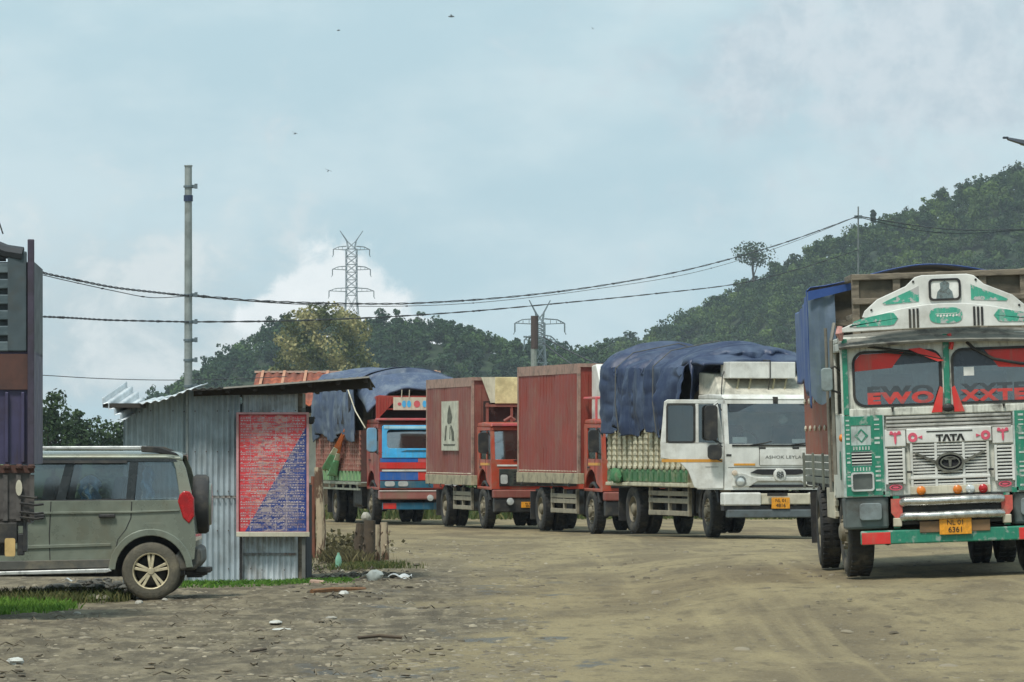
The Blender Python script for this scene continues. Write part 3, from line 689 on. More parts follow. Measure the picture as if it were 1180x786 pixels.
    MB().tube([(.55+.24*math.cos(a), .5+.1*math.sin(a), 1.98+.2*math.sin(a)) for a in np.linspace(0, 2*PI, 20, endpoint=False)], .018, 6, close=True).build('steering_wheel', BLACK, T)
    # sill and louvre ridges
    s_ = MB().box(-1.18, 1.18, -.02, .03, 1.86, 1.95)
    s_.build('sill', P_dirtywhite, T, bevel=.01)
    rdg = MB()
    for i, z in enumerate((1.83, 1.785, 1.74, 1.70)): rdg.box(-.72, .72, -.03+.004*i, .03, z-.014, z+.014)
    rdg.build('cowl_louvre', mat('grey_louvre', srgb(168, 166, 158), .6, dirt=GRIME, damt=.7), T, bevel=.006)
    for q in (-.64, .64): MB().tube([(q, -.05, 1.955), (q, -.05, 1.90)], .018, 6, r2=.004).build('latch', BLACK, T)
    # bonnet / grille
    MB().box(-.49, .49, -.03, .03, 1.53, 1.70).build('bonnet_panel', P_white, T, bevel=.01)
    MB().box(-.74, -.50, -.015, .03, 1.50, 1.70).build('bonnet_panel', P_white, T, bevel=.008)
    MB().box(.50, .74, -.015, .03, 1.50, 1.70).build('bonnet_panel', P_white, T, bevel=.008)
    MB().box(-.26, .27, -.036, -.031, 1.655, 1.668).build('name_bar', INKB, T)
    # four block letters T A T A
    def tl(x): return [(x-.043, 1.625), (x+.043, 1.625), (x+.043, 1.608), (x+.012, 1.608), (x+.012, 1.545), (x-.012, 1.545), (x-.012, 1.608), (x-.043, 1.608)]
    def al(x): return [(x-.050, 1.545), (x-.016, 1.625), (x+.016, 1.625), (x+.050, 1.545), (x+.024, 1.545), (x, 1.604), (x-.024, 1.545)]
    lt = MB()
    for i, x in enumerate((-.112, -.030, .048, .130)): lt.prism((tl if i % 2 == 0 else al)(x), 'y', -.040, -.031)
    lt.build('lettering', INKB, T)
    # red leaf-and-cross motifs
    for s in (-1, 1):
        mo = MB()
        mo.prism(ell(s*.62, 1.60, .014, .075, 10), 'y', -.026, -.017).prism(ell(s*.62, 1.645, .07, .014, 10), 'y', -.024, -.0165).prism(ell(s*.665, 1.66, .02, .02, 8), 'y', -.027, -.016).prism(ell(s*.575, 1.66, .02, .02, 8), 'y', -.027, -.016)
        mo.build('painted_cross', mat('rose_paint', srgb(206, 84, 104), .5), T); mo = MB()
        mo.ring(ell(s*.42, 1.60, .055, .055, 14), ell(s*.42, 1.60, .022, .022, 14), 'y', -.038, -.031).prism([(s*.36, 1.60), (s*.31, 1.62), (s*.31, 1.58)], 'y', -.038, -.031)
        mo.build('painted_motif', mat('rose_paint', srgb(206, 84, 104), .5), T)
    gr = MB().box(-.44, .44, .02, .03, 1.03, 1.53); gr.build('grille_recess', DARKIN, T)
    for nm, xa, xb, za, zb, k in (('grille', -.44, .44, 1.05, 1.51, 13), ('side_grille', -.73, -.53, 1.10, 1.46, 9), ('side_grille', .53, .73, 1.10, 1.46, 9)):
        g = MB(); st = (zb-za)/k
        for i in range(k+1): g.hexa([(xa, -.02, za+i*st-.012), (xb, -.02, za+i*st-.012), (xb, .0, za+i*st), (xa, .0, za+i*st), (xa, -.022, za+i*st+.004), (xb, -.022, za+i*st+.004), (xb, .0, za+i*st+.012), (xa, .0, za+i*st+.012)])
        for x in ((xa, xb, -.16, .16) if k == 13 else (xa, xb)): g.box(x-.014, x+.014, -.028, .02, za-.03, zb+.02)
        g.build(nm, P_white, T)
        if k == 9: MB().box(xa, xb, .018, .026, za-.02, zb+.02).build('grille_recess', DARKIN, T)
    MB().box(-.46, .46, -.03, .03, .94, 1.035).build('grille_rail', P_cream, T, bevel=.008)
    MB().box(-.46, .46, -.034, .0, 1.115, 1.145).build('grille_rail', P_white, T, bevel=.004)
    em = MB().ring(ell(0, 1.30, .165, .115), ell(0, 1.30, .14, .09), 'y', -.055, -.025).ring(ell(0, 1.30, .115, .07), ell(0, 1.30, .10, .055), 'y', -.052, -.025).prism([(-.08, 1.345), (.08, 1.345), (.06, 1.33), (.018, 1.33), (.012, 1.25), (-.012, 1.25), (-.018, 1.33), (-.06, 1.33)], 'y', -.05, -.025)
    em.prism(ell(0, 1.30, .15, .10), 'y', -.03, -.024, 1)
    for s in (-1, 1): em.prism([(s*.40, 1.43), (s*.40, 1.405), (s*.15, 1.28), (s*.13, 1.31)], 'y', -.048, -.024)
    em.build('emblem', [mat('tarnished_emblem', srgb(120, 118, 108), .4, .6, dirt=GRIME, damt=.7, dscale=9), DARKIN], T)
    for x, m in ((-.345, ORANGE_L), (.075, ORANGE_L), (.22, CLEAR_L), (.37, RED_L)):
        MB().lathe([(.052, 0), (.052, -.03), (.035, -.045), (.001, -.05)], (x, -.03, .985), 'y', 18).build('marker_lamp', m, T, smooth=True)
    for s in (-1, 1): MB().ring(ell(s*.63, 1.03, .075, .035), ell(s*.63, 1.03, .06, .022), 'y', -.004, .03).prism(ell(s*.63, 1.03, .04, .012, 10), 'y', -.003, .03).build('oval_badge', mat('rose_paint', srgb(206, 84, 104)), T)
    for s in (-1, 1): MB().box(s*.47-.03, s*.47+.03, -.045, -.02, 1.19, 1.215).build('bonnet_catch', BLACK, T)
    # corner panels with green bands
    for s in (-1, 1):
        a = lambda u, v: (min(s*u, s*v), max(s*u, s*v))
        p = MB()
        xa, xb = a(.74, W+.01); p.box(xa, xb, -.02, .03, .93, 1.88); p.build('corner_panel', mat('grubby_grey_white', srgb(176, 188, 182), .6, dirt=GRIME, dscale=3, damt=.6, streak=.3), T, bevel=.01)
        gb = MB()
        for (u0, u1, z0, z1) in ((.76, .90, .95, 1.87), (1.13, 1.20, .95, 1.87), (.90, 1.13, .94, 1.0), (.90, 1.13, 1.22, 1.29), (.90, 1.13, 1.76, 1.86), (.90, 1.13, 1.46, 1.53), (.70, .78, .93, .99)):
            xa, xb = a(u0, u1); gb.box(xa, xb, -.027, -.019, z0, z1)
        gb.build('green_banding', P_greenpale, T)
        # white dash pattern painted over the bands, and a red-outlined lozenge
        dsh = MB(); rg = random.Random(5)
        for i in range(16):
            z = 1.0+i*.054
            for (u0, u1) in ((.80, .86), (1.145, 1.185)):
                if rg.random() < .75: xa, xb = a(u0, u1); dsh.box(xa, xb, -.031, -.026, z, z+rg.uniform(.012, .026))
        for i in range(6): xa, xb = a(.92+i*.035, .935+i*.035); dsh.box(xa, xb, -.031, -.026, 1.235, 1.275).box(xa, xb, -.031, -.026, 1.475, 1.515)
        dsh.build('painted_dashes', mat('pale_dash_paint', srgb(182, 190, 182), .6, dirt=GRIME, damt=.5, dscale=9), T)
        xa, xb = a(.93, 1.09); xc = (xa+xb)/2; MB().ring([(xa, 1.64), (xc, 1.72), (xb, 1.64), (xc, 1.56)], [(xa+.03, 1.64), (xc, 1.705), (xb-.03, 1.64), (xc, 1.575)], 'y', -.026, -.019).build('painted_lozenge', P_greenpale, T)
        lv = MB()
        for i in range(4):
            xa, xb = a(.90, 1.13); lv.box(xa, xb, -.036, -.02, 1.32+i*.035, 1.333+i*.035)
        lv.build('corner_louvre', P_white, T)
        xa, xb = a(.895, 1.135); MB().box(xa, xb, -.024, -.0195, 1.31, 1.45).build('louvre_recess', DARKIN, T)
        xa, xb = a(.90, 1.125); h = MB().ring(rr(xa-.02, xb+.02, 1.0, 1.22, .03, 3), rr(xa, xb, 1.02, 1.20, .02, 3), 'y', -.05, -.015).build('headlight', SILVER, T)
        MB().prism(rr(xa, xb, 1.02, 1.20, .02, 3), 'y', -.024, -.02).build('lens', mat('dull_lens', srgb(96, 100, 96), .12, .4, dirt=GRIME, damt=.6), h)
        MB().ball((s*1.235, .05, 1.62), (.03, .045, .045), 6).build('indicator', ORANGE_L, T, smooth=True)
        # side green medallion on the cab flank and dark fender below
        MB().prism(ell(.55, 1.30, .14, .17), 'x', min(s*1.222, s*1.228), max(s*1.222, s*1.228)).build('side_motif', P_greenpale, T)
        xa, xb = a(.72, W); fd = MB()
        fd.hexa([(xa, .03, .56), (xb, .03, .56), (xb, .5, .56), (xa, .5, .56), (xa, .0, .93), (xb, .0, .93), (xb, .6, .93), (xa, .6, .93)])
        fd.build('lower_fender', mat('scuffed_grey_fender', srgb(92, 100, 98), .7, dirt=GRIME, dscale=3, damt=.8), T, bevel=.03)
        xa, xb = a(.80, 1.06); MB().prism(rr(xa, xb, .66, .86, .04, 3), 'y', -.02, .02).build('fender_step', mat('scuffed_panel', srgb(118, 128, 128), .6, dirt=GRIME, damt=.7), T, bevel=.01)
        xa, xb = a(.57, .70); MB().prism([(xa, .74), (xa, .90), (xb, .90), (xb, .74), ((xa+xb)/2+.02, .68), ((xa+xb)/2-.02, .68)], 'y', -.09, -.06).build('red_reflector', mat('faded_red_board', srgb(190, 86, 74), .6, dirt=DUST, damt=.5, dscale=8), T)
        xa, xb = a(.58, .68); MB().box(xa, xb, -.10, -.05, .58, .68).build('tow_eye', P_cream, T, bevel=.01)
        MB().box(min(s*.60, s*.67), max(s*.60, s*.67), -.055, .0, .56, .93).build('bumper_bracket', P_greenpale, T)
    # chrome bars, plate, lower bumper
    for z, r_ in ((.865, .052), (.695, .05)):
        MB().tube([(-.56, -.08, z-.01), (-.54, -.12, z), (-.25, -.13, z-.004), (.0, -.13, z), (.3, -.13, z+.004), (.54, -.12, z), (.57, -.08, z)], r_, 12).build('bumper_bar', CHROME, T, smooth=True)
    MB().box(-.62, .62, -.05, .02, .60, .93).build('bumper_backing', BLACK, T)
    MB().box(-.38, .43, -.115, -.10, .50, .63).build('plate_board', mat('brown_board', srgb(124, 96, 66), .7, dirt=GRIME, damt=.6), T, bevel=.006)
    number_plate(T, 0.03, -.13, .565, .37, .19, 'NL 01', '6361')
    lb = MB().box(-1.06, 1.10, -.10, .0, .38, .54); lb.build('lower_bumper', P_greenpale, T, bevel=.015)
    MB().box(-1.05, -.72, -.108, -.095, .385, .52).build('red_bumper_end', P_red, T, bevel=.004); MB().box(.76, 1.08, -.108, -.095, .385, .52).build('red_bumper_end', P_red, T, bevel=.004)
    # visor, arched sign band, crest
    v = MB()
    def vis(u, w_):
        x = -1.24+2.48*u; arch = .05*(1-(x/1.24)**2)
        return (x, -.13+.30*w_, 2.66+.14*w_+arch)
    v.grid(vis, 40, 4); v.build('sun_visor', mat('weathered_visor', srgb(120, 118, 108), .75, dirt=srgb(58, 54, 48), dscale=4, damt=.9), T, solid=.03)
    def arc(x, a, b_): return a-(a-b_)*(abs(x)/1.2)**2
    n = 30; xsn = [-1.2+2.4*i/n for i in range(n+1)]
    band = [(x, arc(x, 2.85, 2.83)) for x in xsn] + [(x, arc(x, 3.13, 2.88)) for x in xsn[::-1]]
    bd = MB().prism(band, 'y', -.17, -.13).build('sign_band', P_white, T, bevel=.008)
    crest = [(-.96, 3.00), (-.93, 3.07), (-.78, 3.20), (-.45, 3.34), (-.34, 3.44), (-.26, 3.46), (.26, 3.46), (.34, 3.44), (.45, 3.34), (.78, 3.20), (.93, 3.07), (.96, 3.00)] + [(x, arc(x, 3.13, 2.88)-.015) for x in xsn[::-1] if abs(x) < .95]
    cr = MB().prism(crest, 'y', -.12, -.09).build('crest_board', P_white, T, bevel=.008)
    SW = paint('green_swirl_paint', (66, 158, 132), .8, dirt=srgb(190, 176, 176), dscale=7, dlo=.5, dhi=.55)
    for q in (-1, 1):
        MB().prism([(q*.30, 3.16), (q*.30, 3.34), (q*.38, 3.30), (q*.66, 3.185), (q*.72, 3.155), (q*.70, 3.135)], 'y', -.127, -.121).build('green_panel', SW, cr)
        o_ = [(q*(.55+.56*u), arc(.55+.56*u, 3.0, 2.875)+ (.085-.03*u)*math.sqrt(max(0, 1-(2*u-1)**6))) for u in np.linspace(0, 1, 12)] + [(q*(.55+.56*u), arc(.55+.56*u, 3.0, 2.89)-(.085-.06*u)*math.sqrt(max(0, 1-(2*u-1)**6))) for u in np.linspace(1, 0, 12)]
        MB().prism(o_, 'y', -.178, -.1705).build('green_panel', SW, bd)
        for dx_ in (-.045, 0, .045): MB().box(q*.37+dx_-.012, q*.37+dx_+.012, -.185, -.165, 2.86, 3.10-(abs(q*.37+dx_)*.06)).build('post_strap', BLACK, bd)
    MB().prism(ell(0, 2.99, .19, .092, 24, 3), 'y', -.178, -.1705).build('green_panel', SW, bd)
    sq = MB(); rg = random.Random(12)
    for i in range(7): x = -.11+i*.036; sq.prism([(x, 2.985), (x+.012, 3.0), (x+.026, 2.998), (x+.028, 2.982), (x+.012, 2.976-.012*(i % 2))], 'y', -.181, -.1785)
    sq.prism([(-.12, 3.004), (.13, 3.008), (.13, 3.014), (-.12, 3.010)], 'y', -.181, -.1785); sq.build('faded_script', INKW, bd)
    for (x, z) in ((-.85, 3.08), (.85, 3.08), (-.36, 3.39), (.36, 3.39)): MB().lathe([(.014, 0), (.014, -.01), (.001, -.012)], (x, -.12, z), 'y', 8).build('screw', BLACK, cr)
    pic = MB().prism(rr(-.165, .165, 3.18, 3.395, .04, 4), 'y', -.128, -.1215).build('picture', INKW, cr)
    MB().ring(rr(-.185, .185, 3.16, 3.415, .05, 4), rr(-.16, .16, 3.185, 3.39, .035, 4), 'y', -.14, -.1215).build('picture_frame', BLACK, pic)
    MB().prism([(-.10, 3.185), (-.085, 3.26), (-.05, 3.30), (-.055, 3.36), (0, 3.39), (.055, 3.36), (.05, 3.30), (.085, 3.26), (.10, 3.185)], 'y', -.134, -.1285).build('painted_figure', mat('figure_grey', srgb(110, 124, 124), .6, dirt=GRIME, damt=.8, dscale=25), pic)
    # decorative side posts
    for s in (-1, 1):
        MB().box(min(s*1.14, s*1.20), max(s*1.14, s*1.20), -.035, .01, 1.88, 2.76).build('corner_post', P_greenpale, T, bevel=.006)
        MB().tube([(s*1.31, .15, 1.2), (s*1.31, .15, 2.75), (s*1.26, .25, 2.95)], .022, 6).tube([(s*1.36, .3, 1.0), (s*1.36, .3, 2.9)], .018, 6).build('grab_rail', mat('grimy_rail', srgb(120, 116, 104), .6, dirt=GRIME, damt=.7), T)
        MB().tube([(s*1.22, -.12, 2.90), (s*1.23, -.14, 2.82), (s*1.21, -.13, 2.74)], [.035, .05, .02], 7).build('tassel', mat('faded_pink_tassel', srgb(190, 140, 130), .8, dirt=GRIME, damt=.5, dscale=12), T)
    mirror(T, -1.38, .05, 2.30, .13, .27, .16, mat('grey_mirror_back', srgb(128, 140, 138), .5, dirt=GRIME, damt=.4))
    # carrier over the cab: weathered timber frame
    cf = MB()
    for x in (-.98, -.5, 0.0, .5, .98): cf.box(x-.045, x+.045, .55, .63, 2.80, 3.52)
    for z in (3.48, 3.2): cf.box(-1.02, 1.02, .52, .60, z-.035, z+.035)
    for x in (-1.0, 1.0):
        cf.box(x-.03, x+.03, .6, 1.7, 3.45, 3.52); cf.box(x-.03, x+.03, .6, 1.7, 3.0, 3.06)
    cf.build('roof_carrier', WOOD, T, bevel=.01)
    MB().grid(lambda u, v: (-.97+1.94*u, .64+.03*float(vnoise(u*9, v*5, 1, 77)), 2.8+.66*v+.03*float(vnoise(u*12, v*3, 1, 78))), 50, 16).build('carrier_load', LOAD, T, solid=.05)
    # cargo body
    BW = 1.19; y1, y2 = 1.95, 8.2
    MB().box(-BW, BW, y1, y2, 1.02, 1.14).build('deck', BLACK, T)
    sd_ = MB()
    for s in (-1, 1):
        a = sorted((s*BW, s*(BW-.05))); sd_.box(a[0], a[1], y1, y2, 1.42, 2.4)
    sd_.box(-BW+.05, BW-.05, y1, y1+.05, 1.42, 2.4)
    sd_.build('side_panel', P_brown, T)
    pl = MB()
    for s in (-1, 1):
        a = sorted((s*(BW+.02), s*(BW-.04)))
        for i in range(4): pl.box(a[0], a[1], y1-.01, y2, 1.06+i*.09, 1.135+i*.09)
        y = y1
        while y < y2+.01: q = sorted((s*(BW+.015), s*(BW+.045))); pl.box(q[0], q[1], y, y+.08, .98, 1.44); y += 2.08
    pl.build('side_planks', mat('grey_green_planks', srgb(112, 116, 104), .8, dirt=GRIME, dscale=4, damt=.7), T, bevel=.006)
    st = MB()
    for i in range(6):
        for z in (1.75, 2.1): st.ball((-BW-.02, y1+.55+i*1.04, z), (.02, .03, .04), 4)
    st.build('lashing_hooks', P_cream, T)
    sg = MB()
    for i in range(3):
        z = .98-.13*i; sg.box(-BW-.02, -BW+.03, 2.1, 3.6, z-.04, z+.03)
    for i in range(7): sg.box(-BW-.025, -BW+.02, 2.15+i*.22, 2.25+i*.22, .66, 1.02)
    sg.build('side_guard', P_cream, T, bevel=.006)
    # load and bulkhead rails in front of it
    MB().grid(lambda u, v: (-1.2+2.4*u, y1+.10+.12*float(vnoise(u*8, v*6, 1, 7)), 2.4+1.02*v), 50, 26).build('load_bulkhead', LOAD, T, solid=.06)
    hb = MB()
    for x in (-1.22, -.9, -.3, .3, .9, 1.22): hb.box(x-.03, x+.03, y1-.06, y1, 1.1, 3.40)
    for z in (2.45, 2.95): hb.box(-1.22, 1.22, y1-.07, y1-.02, z, z+.07)
    hb.build('bulkhead_frame', WOOD, T, bevel=.006)
    drape(T, 'tarpaulin', TARP_B, -1.25, 1.25, y1-.16, y2+.1, 3.36, lambda v: 3.64-.05*v, lambda y: 2.02+.36*min(1, (y-1.8)/6)+.05*math.sin(y*2.2), lambda y: 2.3, 5, .035, (110, 70), None, 4., 0., 1.8, .16)
    # front hem of the tarp: return edge seen face-on at the left
    MB().grid(lambda u, v: (-1.47+.32*u, y1-.19-.01*math.sin(6*v)+.05*float(vnoise(u*5, v*3, 1, 4)), 3.36-(1.22+.12*math.sin(u*4))*v), 10, 30).build('tarpaulin_edge', TARP_IN, T, solid=.01)
    MB().grid(lambda u, v: (-1.47+.76*u, y1-.26+.04*u, 3.37+.12*u-.11*v*(1-.4*u)), 16, 6).build('tarpaulin_edge', TARP_B, T, solid=.012)
    # underside
    shade_gear(T, 2.0, 4.4); chassis(T, .1, 8.1, .80); axle(T, 1.0, .52, .95); axle(T, 5.3, .52, 1.0, True); fuel_tank(T, 2.4, 3.4, .8, .72)
    for s in (-1, 1):
        wheel(T, s*1.03, 1.0, .52, .52, .31, s, steer=R(3), tm=RUBDUST); wheel(T, s*1.10, 5.3, .52, .52, .26, s, dual=True)
        MB().box(s*1.02-.26, s*1.02+.26, 5.95, 5.98, .3, .95).build('mud_flap', BLACK, T)
    MB().prism([(.3, .93), (1.7, .93), (1.6, 1.1), (.35, 1.1)], 'x', -1.19, 1.19).build('cab_floor', BLACK, T)
    return T
painted_truck()

# ================================================================== white truck with the open door
def white_truck():
    s0 = 58.; T = empty('cargo_truck', (5.30, 103.4, -.005), (0, 0, R(16)), label='white cab-over truck with its driver door open and a navy tarpaulin over the load', cat='truck', group='trucks on the dirt yard')
    W = 1.13; zs, zw, zt = 1.86, 2.66, 2.75
    cab(T, W, 1.75, .95, zs, zw, zt, P_white, BLACK, archy=1.15, archr=.62, lean=.14)
    # front panel details
    MB().prism([(-.98, zs-.05), (.98, zs-.05), (.98, zs-.01), (-.98, zs-.01)], 'y', -.012, .0).build('cowl_strip', BLACK, T)
    MB().box(-.40, 1.08, -.015, .0, 1.44, 1.78).build('badge_panel', P_white, T, bevel=.006)
    text('ASHOK LEYLAND', 'lettering', .085, (.18, -.018, 1.60), (R(90), 0, 0), mat('grey_letters', srgb(120, 118, 112), .4, .3), T, .003, 1.05, 1.35)
    MB().prism([(-.6, 1.29), (-.35, 1.25), (.35, 1.25), (.6, 1.29), (.45, 1.36), (-.45, 1.36)], 'y', -.02, -.002).build('grille_slot', DARKIN, T)
    MB().prism([(-.98, 1.02), (-.62, 1.02), (-.45, 1.12), (.45, 1.12), (.62, 1.02), (.98, 1.02), (.98, 1.30), (.75, 1.28), (.5, 1.20), (-.5, 1.20), (-.75, 1.28), (-.98, 1.30)], 'y', -.05, .0).build('grille_smile', mat('silver_white_trim', srgb(206, 206, 198), .35, .15, dirt=DUST, damt=.4), T, bevel=.015)
    MB().box(-.62, .98, -.03, -.001, 1.0, 1.055).build('lower_slot', DARKIN, T)
    MB().lathe([(.125, .02), (.125, -.05), (.1, -.055), (.001, -.055)], (0, -.02, 1.25), 'y', 20).build('emblem_disc', P_white, T)
    em = MB()
    for (x, z) in ((-.035, 1.285), (.035, 1.285), (-.045, 1.235), (.045, 1.235), (0, 1.21)): em.ring(ell(x, z, .032, .032, 12), ell(x, z, .018, .018, 12), 'y', -.09, -.074)
    em.build('emblem', mat('dark_chrome', srgb(100, 102, 100), .3, .7), T)
    for s in (-1, 1):
        h = MB().lathe([(.115, .0), (.115, -.045), (.095, -.05)], (s*.82, -.03, 1.12), 'y', 20).build('headlight', mat('headlight_bezel', srgb(150, 150, 145), .3, .5), T, smooth=True)
        MB().lathe([(.095, -.03), (.05, -.05), (.001, -.055)], (s*.82, -.03, 1.12), 'y', 18).build('lens', CLEAR_L, h, smooth=True)
        MB().lathe([(.055, .0), (.05, -.05), (.001, -.06)], (s*.94, -.03, 1.29), 'y', 14).build('indicator', mat('milky_lens', srgb(196, 180, 160), .3), T, smooth=True)
        MB().box(s*.72-.22, s*.72+.22, -.012, .0, 1.435, 1.475).build('orange_stripe', P_yel, T)
    MB().box(-1.10, -.995, -.008, .0, 1.62, 1.66).build('door_latch', BLACK, T)
    MB().box(-1.06, 1.06, -.006, .0, 1.395, 1.402).box(-.41, -.402, -.006, .0, 1.44, 1.80).build('panel_gap', DARKIN, T)
    MB().box(-.9, -.6, .2, .22, 1.88, 2.0).box(.35, .62, .2, .22, 1.88, 1.96).build('dashboard_papers', INKW, T)
    for q in (-1, 1): MB().box(q*.35-.07, q*.35+.07, -.02, .0, zs-.10, zs-.06).build('grab_handle', BLACK, T, bevel=.006)
    # bumper
    MB().box(-1.2, -.42, -.16, .1, .64, .90).build('bumper', P_white, T, bevel=.03); MB().box(.62, 1.2, -.16, .1, .64, .90).build('bumper', P_white, T, bevel=.03)
    MB().box(-.42, .62, -.12, .1, .66, .88).build('bumper_centre', P_cream, T, bevel=.02)
    MB().box(-1.18, 1.18, -.08, .1, .54, .64).build('lower_valance', BLACK, T); MB().box(-1.12, 1.2, -.18, .0, .40, .56).build('under_run_bar', mat('scuffed_bar', srgb(84, 92, 94), .6, dirt=GRIME, damt=.7), T, bevel=.02)
    number_plate(T, -.03, -.20, .69, .38, .22, 'NL 01', '4816')
    MB().box(-.30, .12, -.19, -.16, .83, .89).build('plate_lamp', BLACK, T)
    # things hung in the windscreen
    MB().lathe([(.10, 0), (.10, .02), (.001, .03)], (.12, .10, 2.36), 'y', 16).build('hanging_ornament', mat('grey_green_disc', srgb(110, 120, 110), .4), T)
    MB().box(-1.0, 1.0, .13, .17, 2.50, 2.66).build('sunshade_band', mat('dark_film', srgb(58, 66, 74), .4), T)
    MB().box(-.08, .02, .12, .16, 2.66, 2.80).build('roof_marker', BLACK, T)
    # roof deflector and box
    df = MB().hexa([(-1.10, .42, 2.84), (1.10, .42, 2.84), (1.12, 1.7, 2.84), (-1.12, 1.7, 2.84), (-.95, 1.15, 3.26), (1.0, 1.15, 3.26), (1.12, 1.7, 3.30), (-1.12, 1.7, 3.30)])
    df.build('wind_deflector', mat('grubby_cream_deflector', srgb(186, 182, 166), .6, dirt=GRIME, dscale=2.2, damt=.5, streak=.3), T, bevel=.02)
    b = MB().box(-.84, .54, .55, 1.15, 3.17, 3.50); b.build('roof_box', P_white, T, bevel=.015)
    MB().tube([(0, .54, 3.53), (0, .535, 3.16), (-.02, .6, 2.95)], .012, 5).tube([(0, .54, 3.53), (0, 1.2, 3.54)], .012, 5).build('lashing_rope', BLACK, T)
    br = MB()
    for x in (-.6, -.35, .15, .4): br.tube([(x, .7, 3.18), (x-.08, .62, 2.9)], .022, 6)
    br.build('box_bracket', mat('tan_bracket', srgb(150, 142, 112), .6), T)
    MB().tube([(-1.12, .25, 2.85), (-.95, .7, 3.2), (-.75, 1.1, 3.4)], .012, 5).build('lashing_rope', BLACK, T)
    # open door, hinged at the front pillar
    dh = empty('open_door', (-W-.01, .07, 0), (0, 0, R(-10)), T)
    pts = [(0, .98), (0, 1.90), (-.035, 2.68), (-.10, 2.74), (-1.12, 2.74), (-1.17, 2.70), (-1.23, 1.86), (-1.25, 1.58), (-1.10, 1.56), (-.88, 1.50), (-.70, 1.32), (-.58, 1.0), (-.50, .97)]
    win = rr(-1.14, -.58, 1.95, 2.64, .06, 4); tri = [(-.50, 2.62), (-.28, 2.62), (-.10, 2.05), (-.12, 1.92), (-.50, 1.92)]
    bm_ = MB()
    # door skin pieces round two openings
    bm_.prism([(0, .98), (0, 1.88), (-1.24, 1.88), (-1.25, 1.58), (-1.10, 1.56), (-.88, 1.50), (-.70, 1.32), (-.58, 1.0), (-.50, .97)], 'y', -.03, .03)
    bm_.prism([(-1.24, 1.88), (-1.145, 1.88), (-1.125, 2.66), (-1.18, 2.70)], 'y', -.03, .03).prism([(-1.18, 2.70), (-1.125, 2.66), (-.16, 2.66), (-.10, 2.74), (-1.12, 2.74)], 'y', -.03, .03)
    bm_.prism([(-.56, 1.88), (-.49, 1.88), (-.50, 2.66), (-.56, 2.66)], 'y', -.03, .03).prism([(0, 1.88), (-.09, 1.88), (-.20, 2.66), (-.12, 2.70)], 'y', -.03, .03)
    bm_.build('door_skin', P_white, dh, bevel=.012)
    MB().ring(rr(-1.145, -.56, 1.88, 2.66, .07, 4), rr(-1.11, -.595, 1.915, 2.625, .05, 4), 'y', -.036, .034).build('window_seal', BLACK, dh)
    MB().prism([(-1.12, 1.9), (-.58, 1.9), (-.58, 2.65), (-1.12, 2.65)], 'y', -.003, .003).build('door_window', GLASSD, dh)
    MB().prism([(-.49, 1.89), (-.09, 1.89), (-.20, 2.65), (-.49, 2.65)], 'y', -.003, .003).build('quarter_window', GLASSD, dh)
    MB().box(-1.235, -.02, -.034, -.03, 1.50, 1.56).build('orange_stripe', P_yel, dh)
    MB().box(-.95, -.85, .03, .07, 1.74, 1.78).build('inner_handle', BLACK, dh)
    MB().box(-.36, -.10, -.034, -.031, 1.40, 1.412).build('maker_script', mat('grey_letters'.strip(), srgb(120, 118, 112)), dh)
    mirror(dh, -.27, -.17, 2.28, .26, .70, .22); mirror(dh, -.20, -.19, 1.70, .28, .30, .16)
    mirror(T, 1.36, -.05, 2.3, .22, .6, -.2)
    # cargo body: cream studded sides with a green arched foot
    BW = 1.24; y1, y2 = 2.0, 7.55
    CR = mat('cream_body_paint', srgb(188, 182, 156), .7, dirt=srgb(120, 112, 92), dscale=3, damt=.75, streak=.4)
    GB = mat('green_body_foot', srgb(60, 104, 66), .7, dirt=srgb(140, 140, 108), dscale=5, damt=.7)
    b1 = MB()
    for s in (-1, 1):
        a = sorted((s*BW, s*(BW-.04))); b1.box(a[0], a[1], y1, y2, 1.08, 2.3)
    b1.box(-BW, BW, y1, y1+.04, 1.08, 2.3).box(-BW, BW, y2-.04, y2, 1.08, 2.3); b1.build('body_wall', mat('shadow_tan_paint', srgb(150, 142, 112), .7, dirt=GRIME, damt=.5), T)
    MB().box(-BW, BW, y1, y2, .98, 1.08).build('deck', CR, T)
    st = MB(); gf = MB(); k = 15
    for i in range(k):
        y = y1+.2+(y2-y1-.4)*i/(k-1)
        for s in (-1,):
            st.box(-BW-.03, -BW, y-.09, y+.09, 1.38, 2.20)
            for j in range(7): st.prism([(y-.12, 1.40+j*.115), (y+.12, 1.40+j*.115), (y+.09, 1.455+j*.115), (y-.09, 1.455+j*.115)], 'x', -BW-.042, -BW-.02)
            gf.prism([(y-.13, 1.09), (y-.13, 1.28), (y-.08, 1.34), (y+.08, 1.34), (y+.13, 1.28), (y+.13, 1.09)], 'x', -BW-.03, -BW-.004)
            st.ball((-BW-.03, y, 1.38), (.03, .11, .06), 5)
    st.build('stamped_ribs', CR, T, bevel=.012); gf.box(-BW-.006, -BW-.001, y1+.05, y2-.05, 1.085, 1.345); gf.build('green_foot_panels', GB, T)
    MB().ball((-BW-.10, 6.6, 1.2), (.07, .34, .15), 7, jit=.2).build('green_bundle', mat('green_cloth', srgb(58, 116, 70), .85, dirt=DUST, damt=.5, dscale=6, bump=.5), T, smooth=True)
    MB().box(-BW-.05, -BW+.01, y1-.1, y2, .99, 1.06).build('side_rail', CR, T, bevel=.01)
    LO = MB().box(-1.15, 1.15, y1+.1, y2-.1, 1.3, 3.35); LO.build('load', LOAD, T)
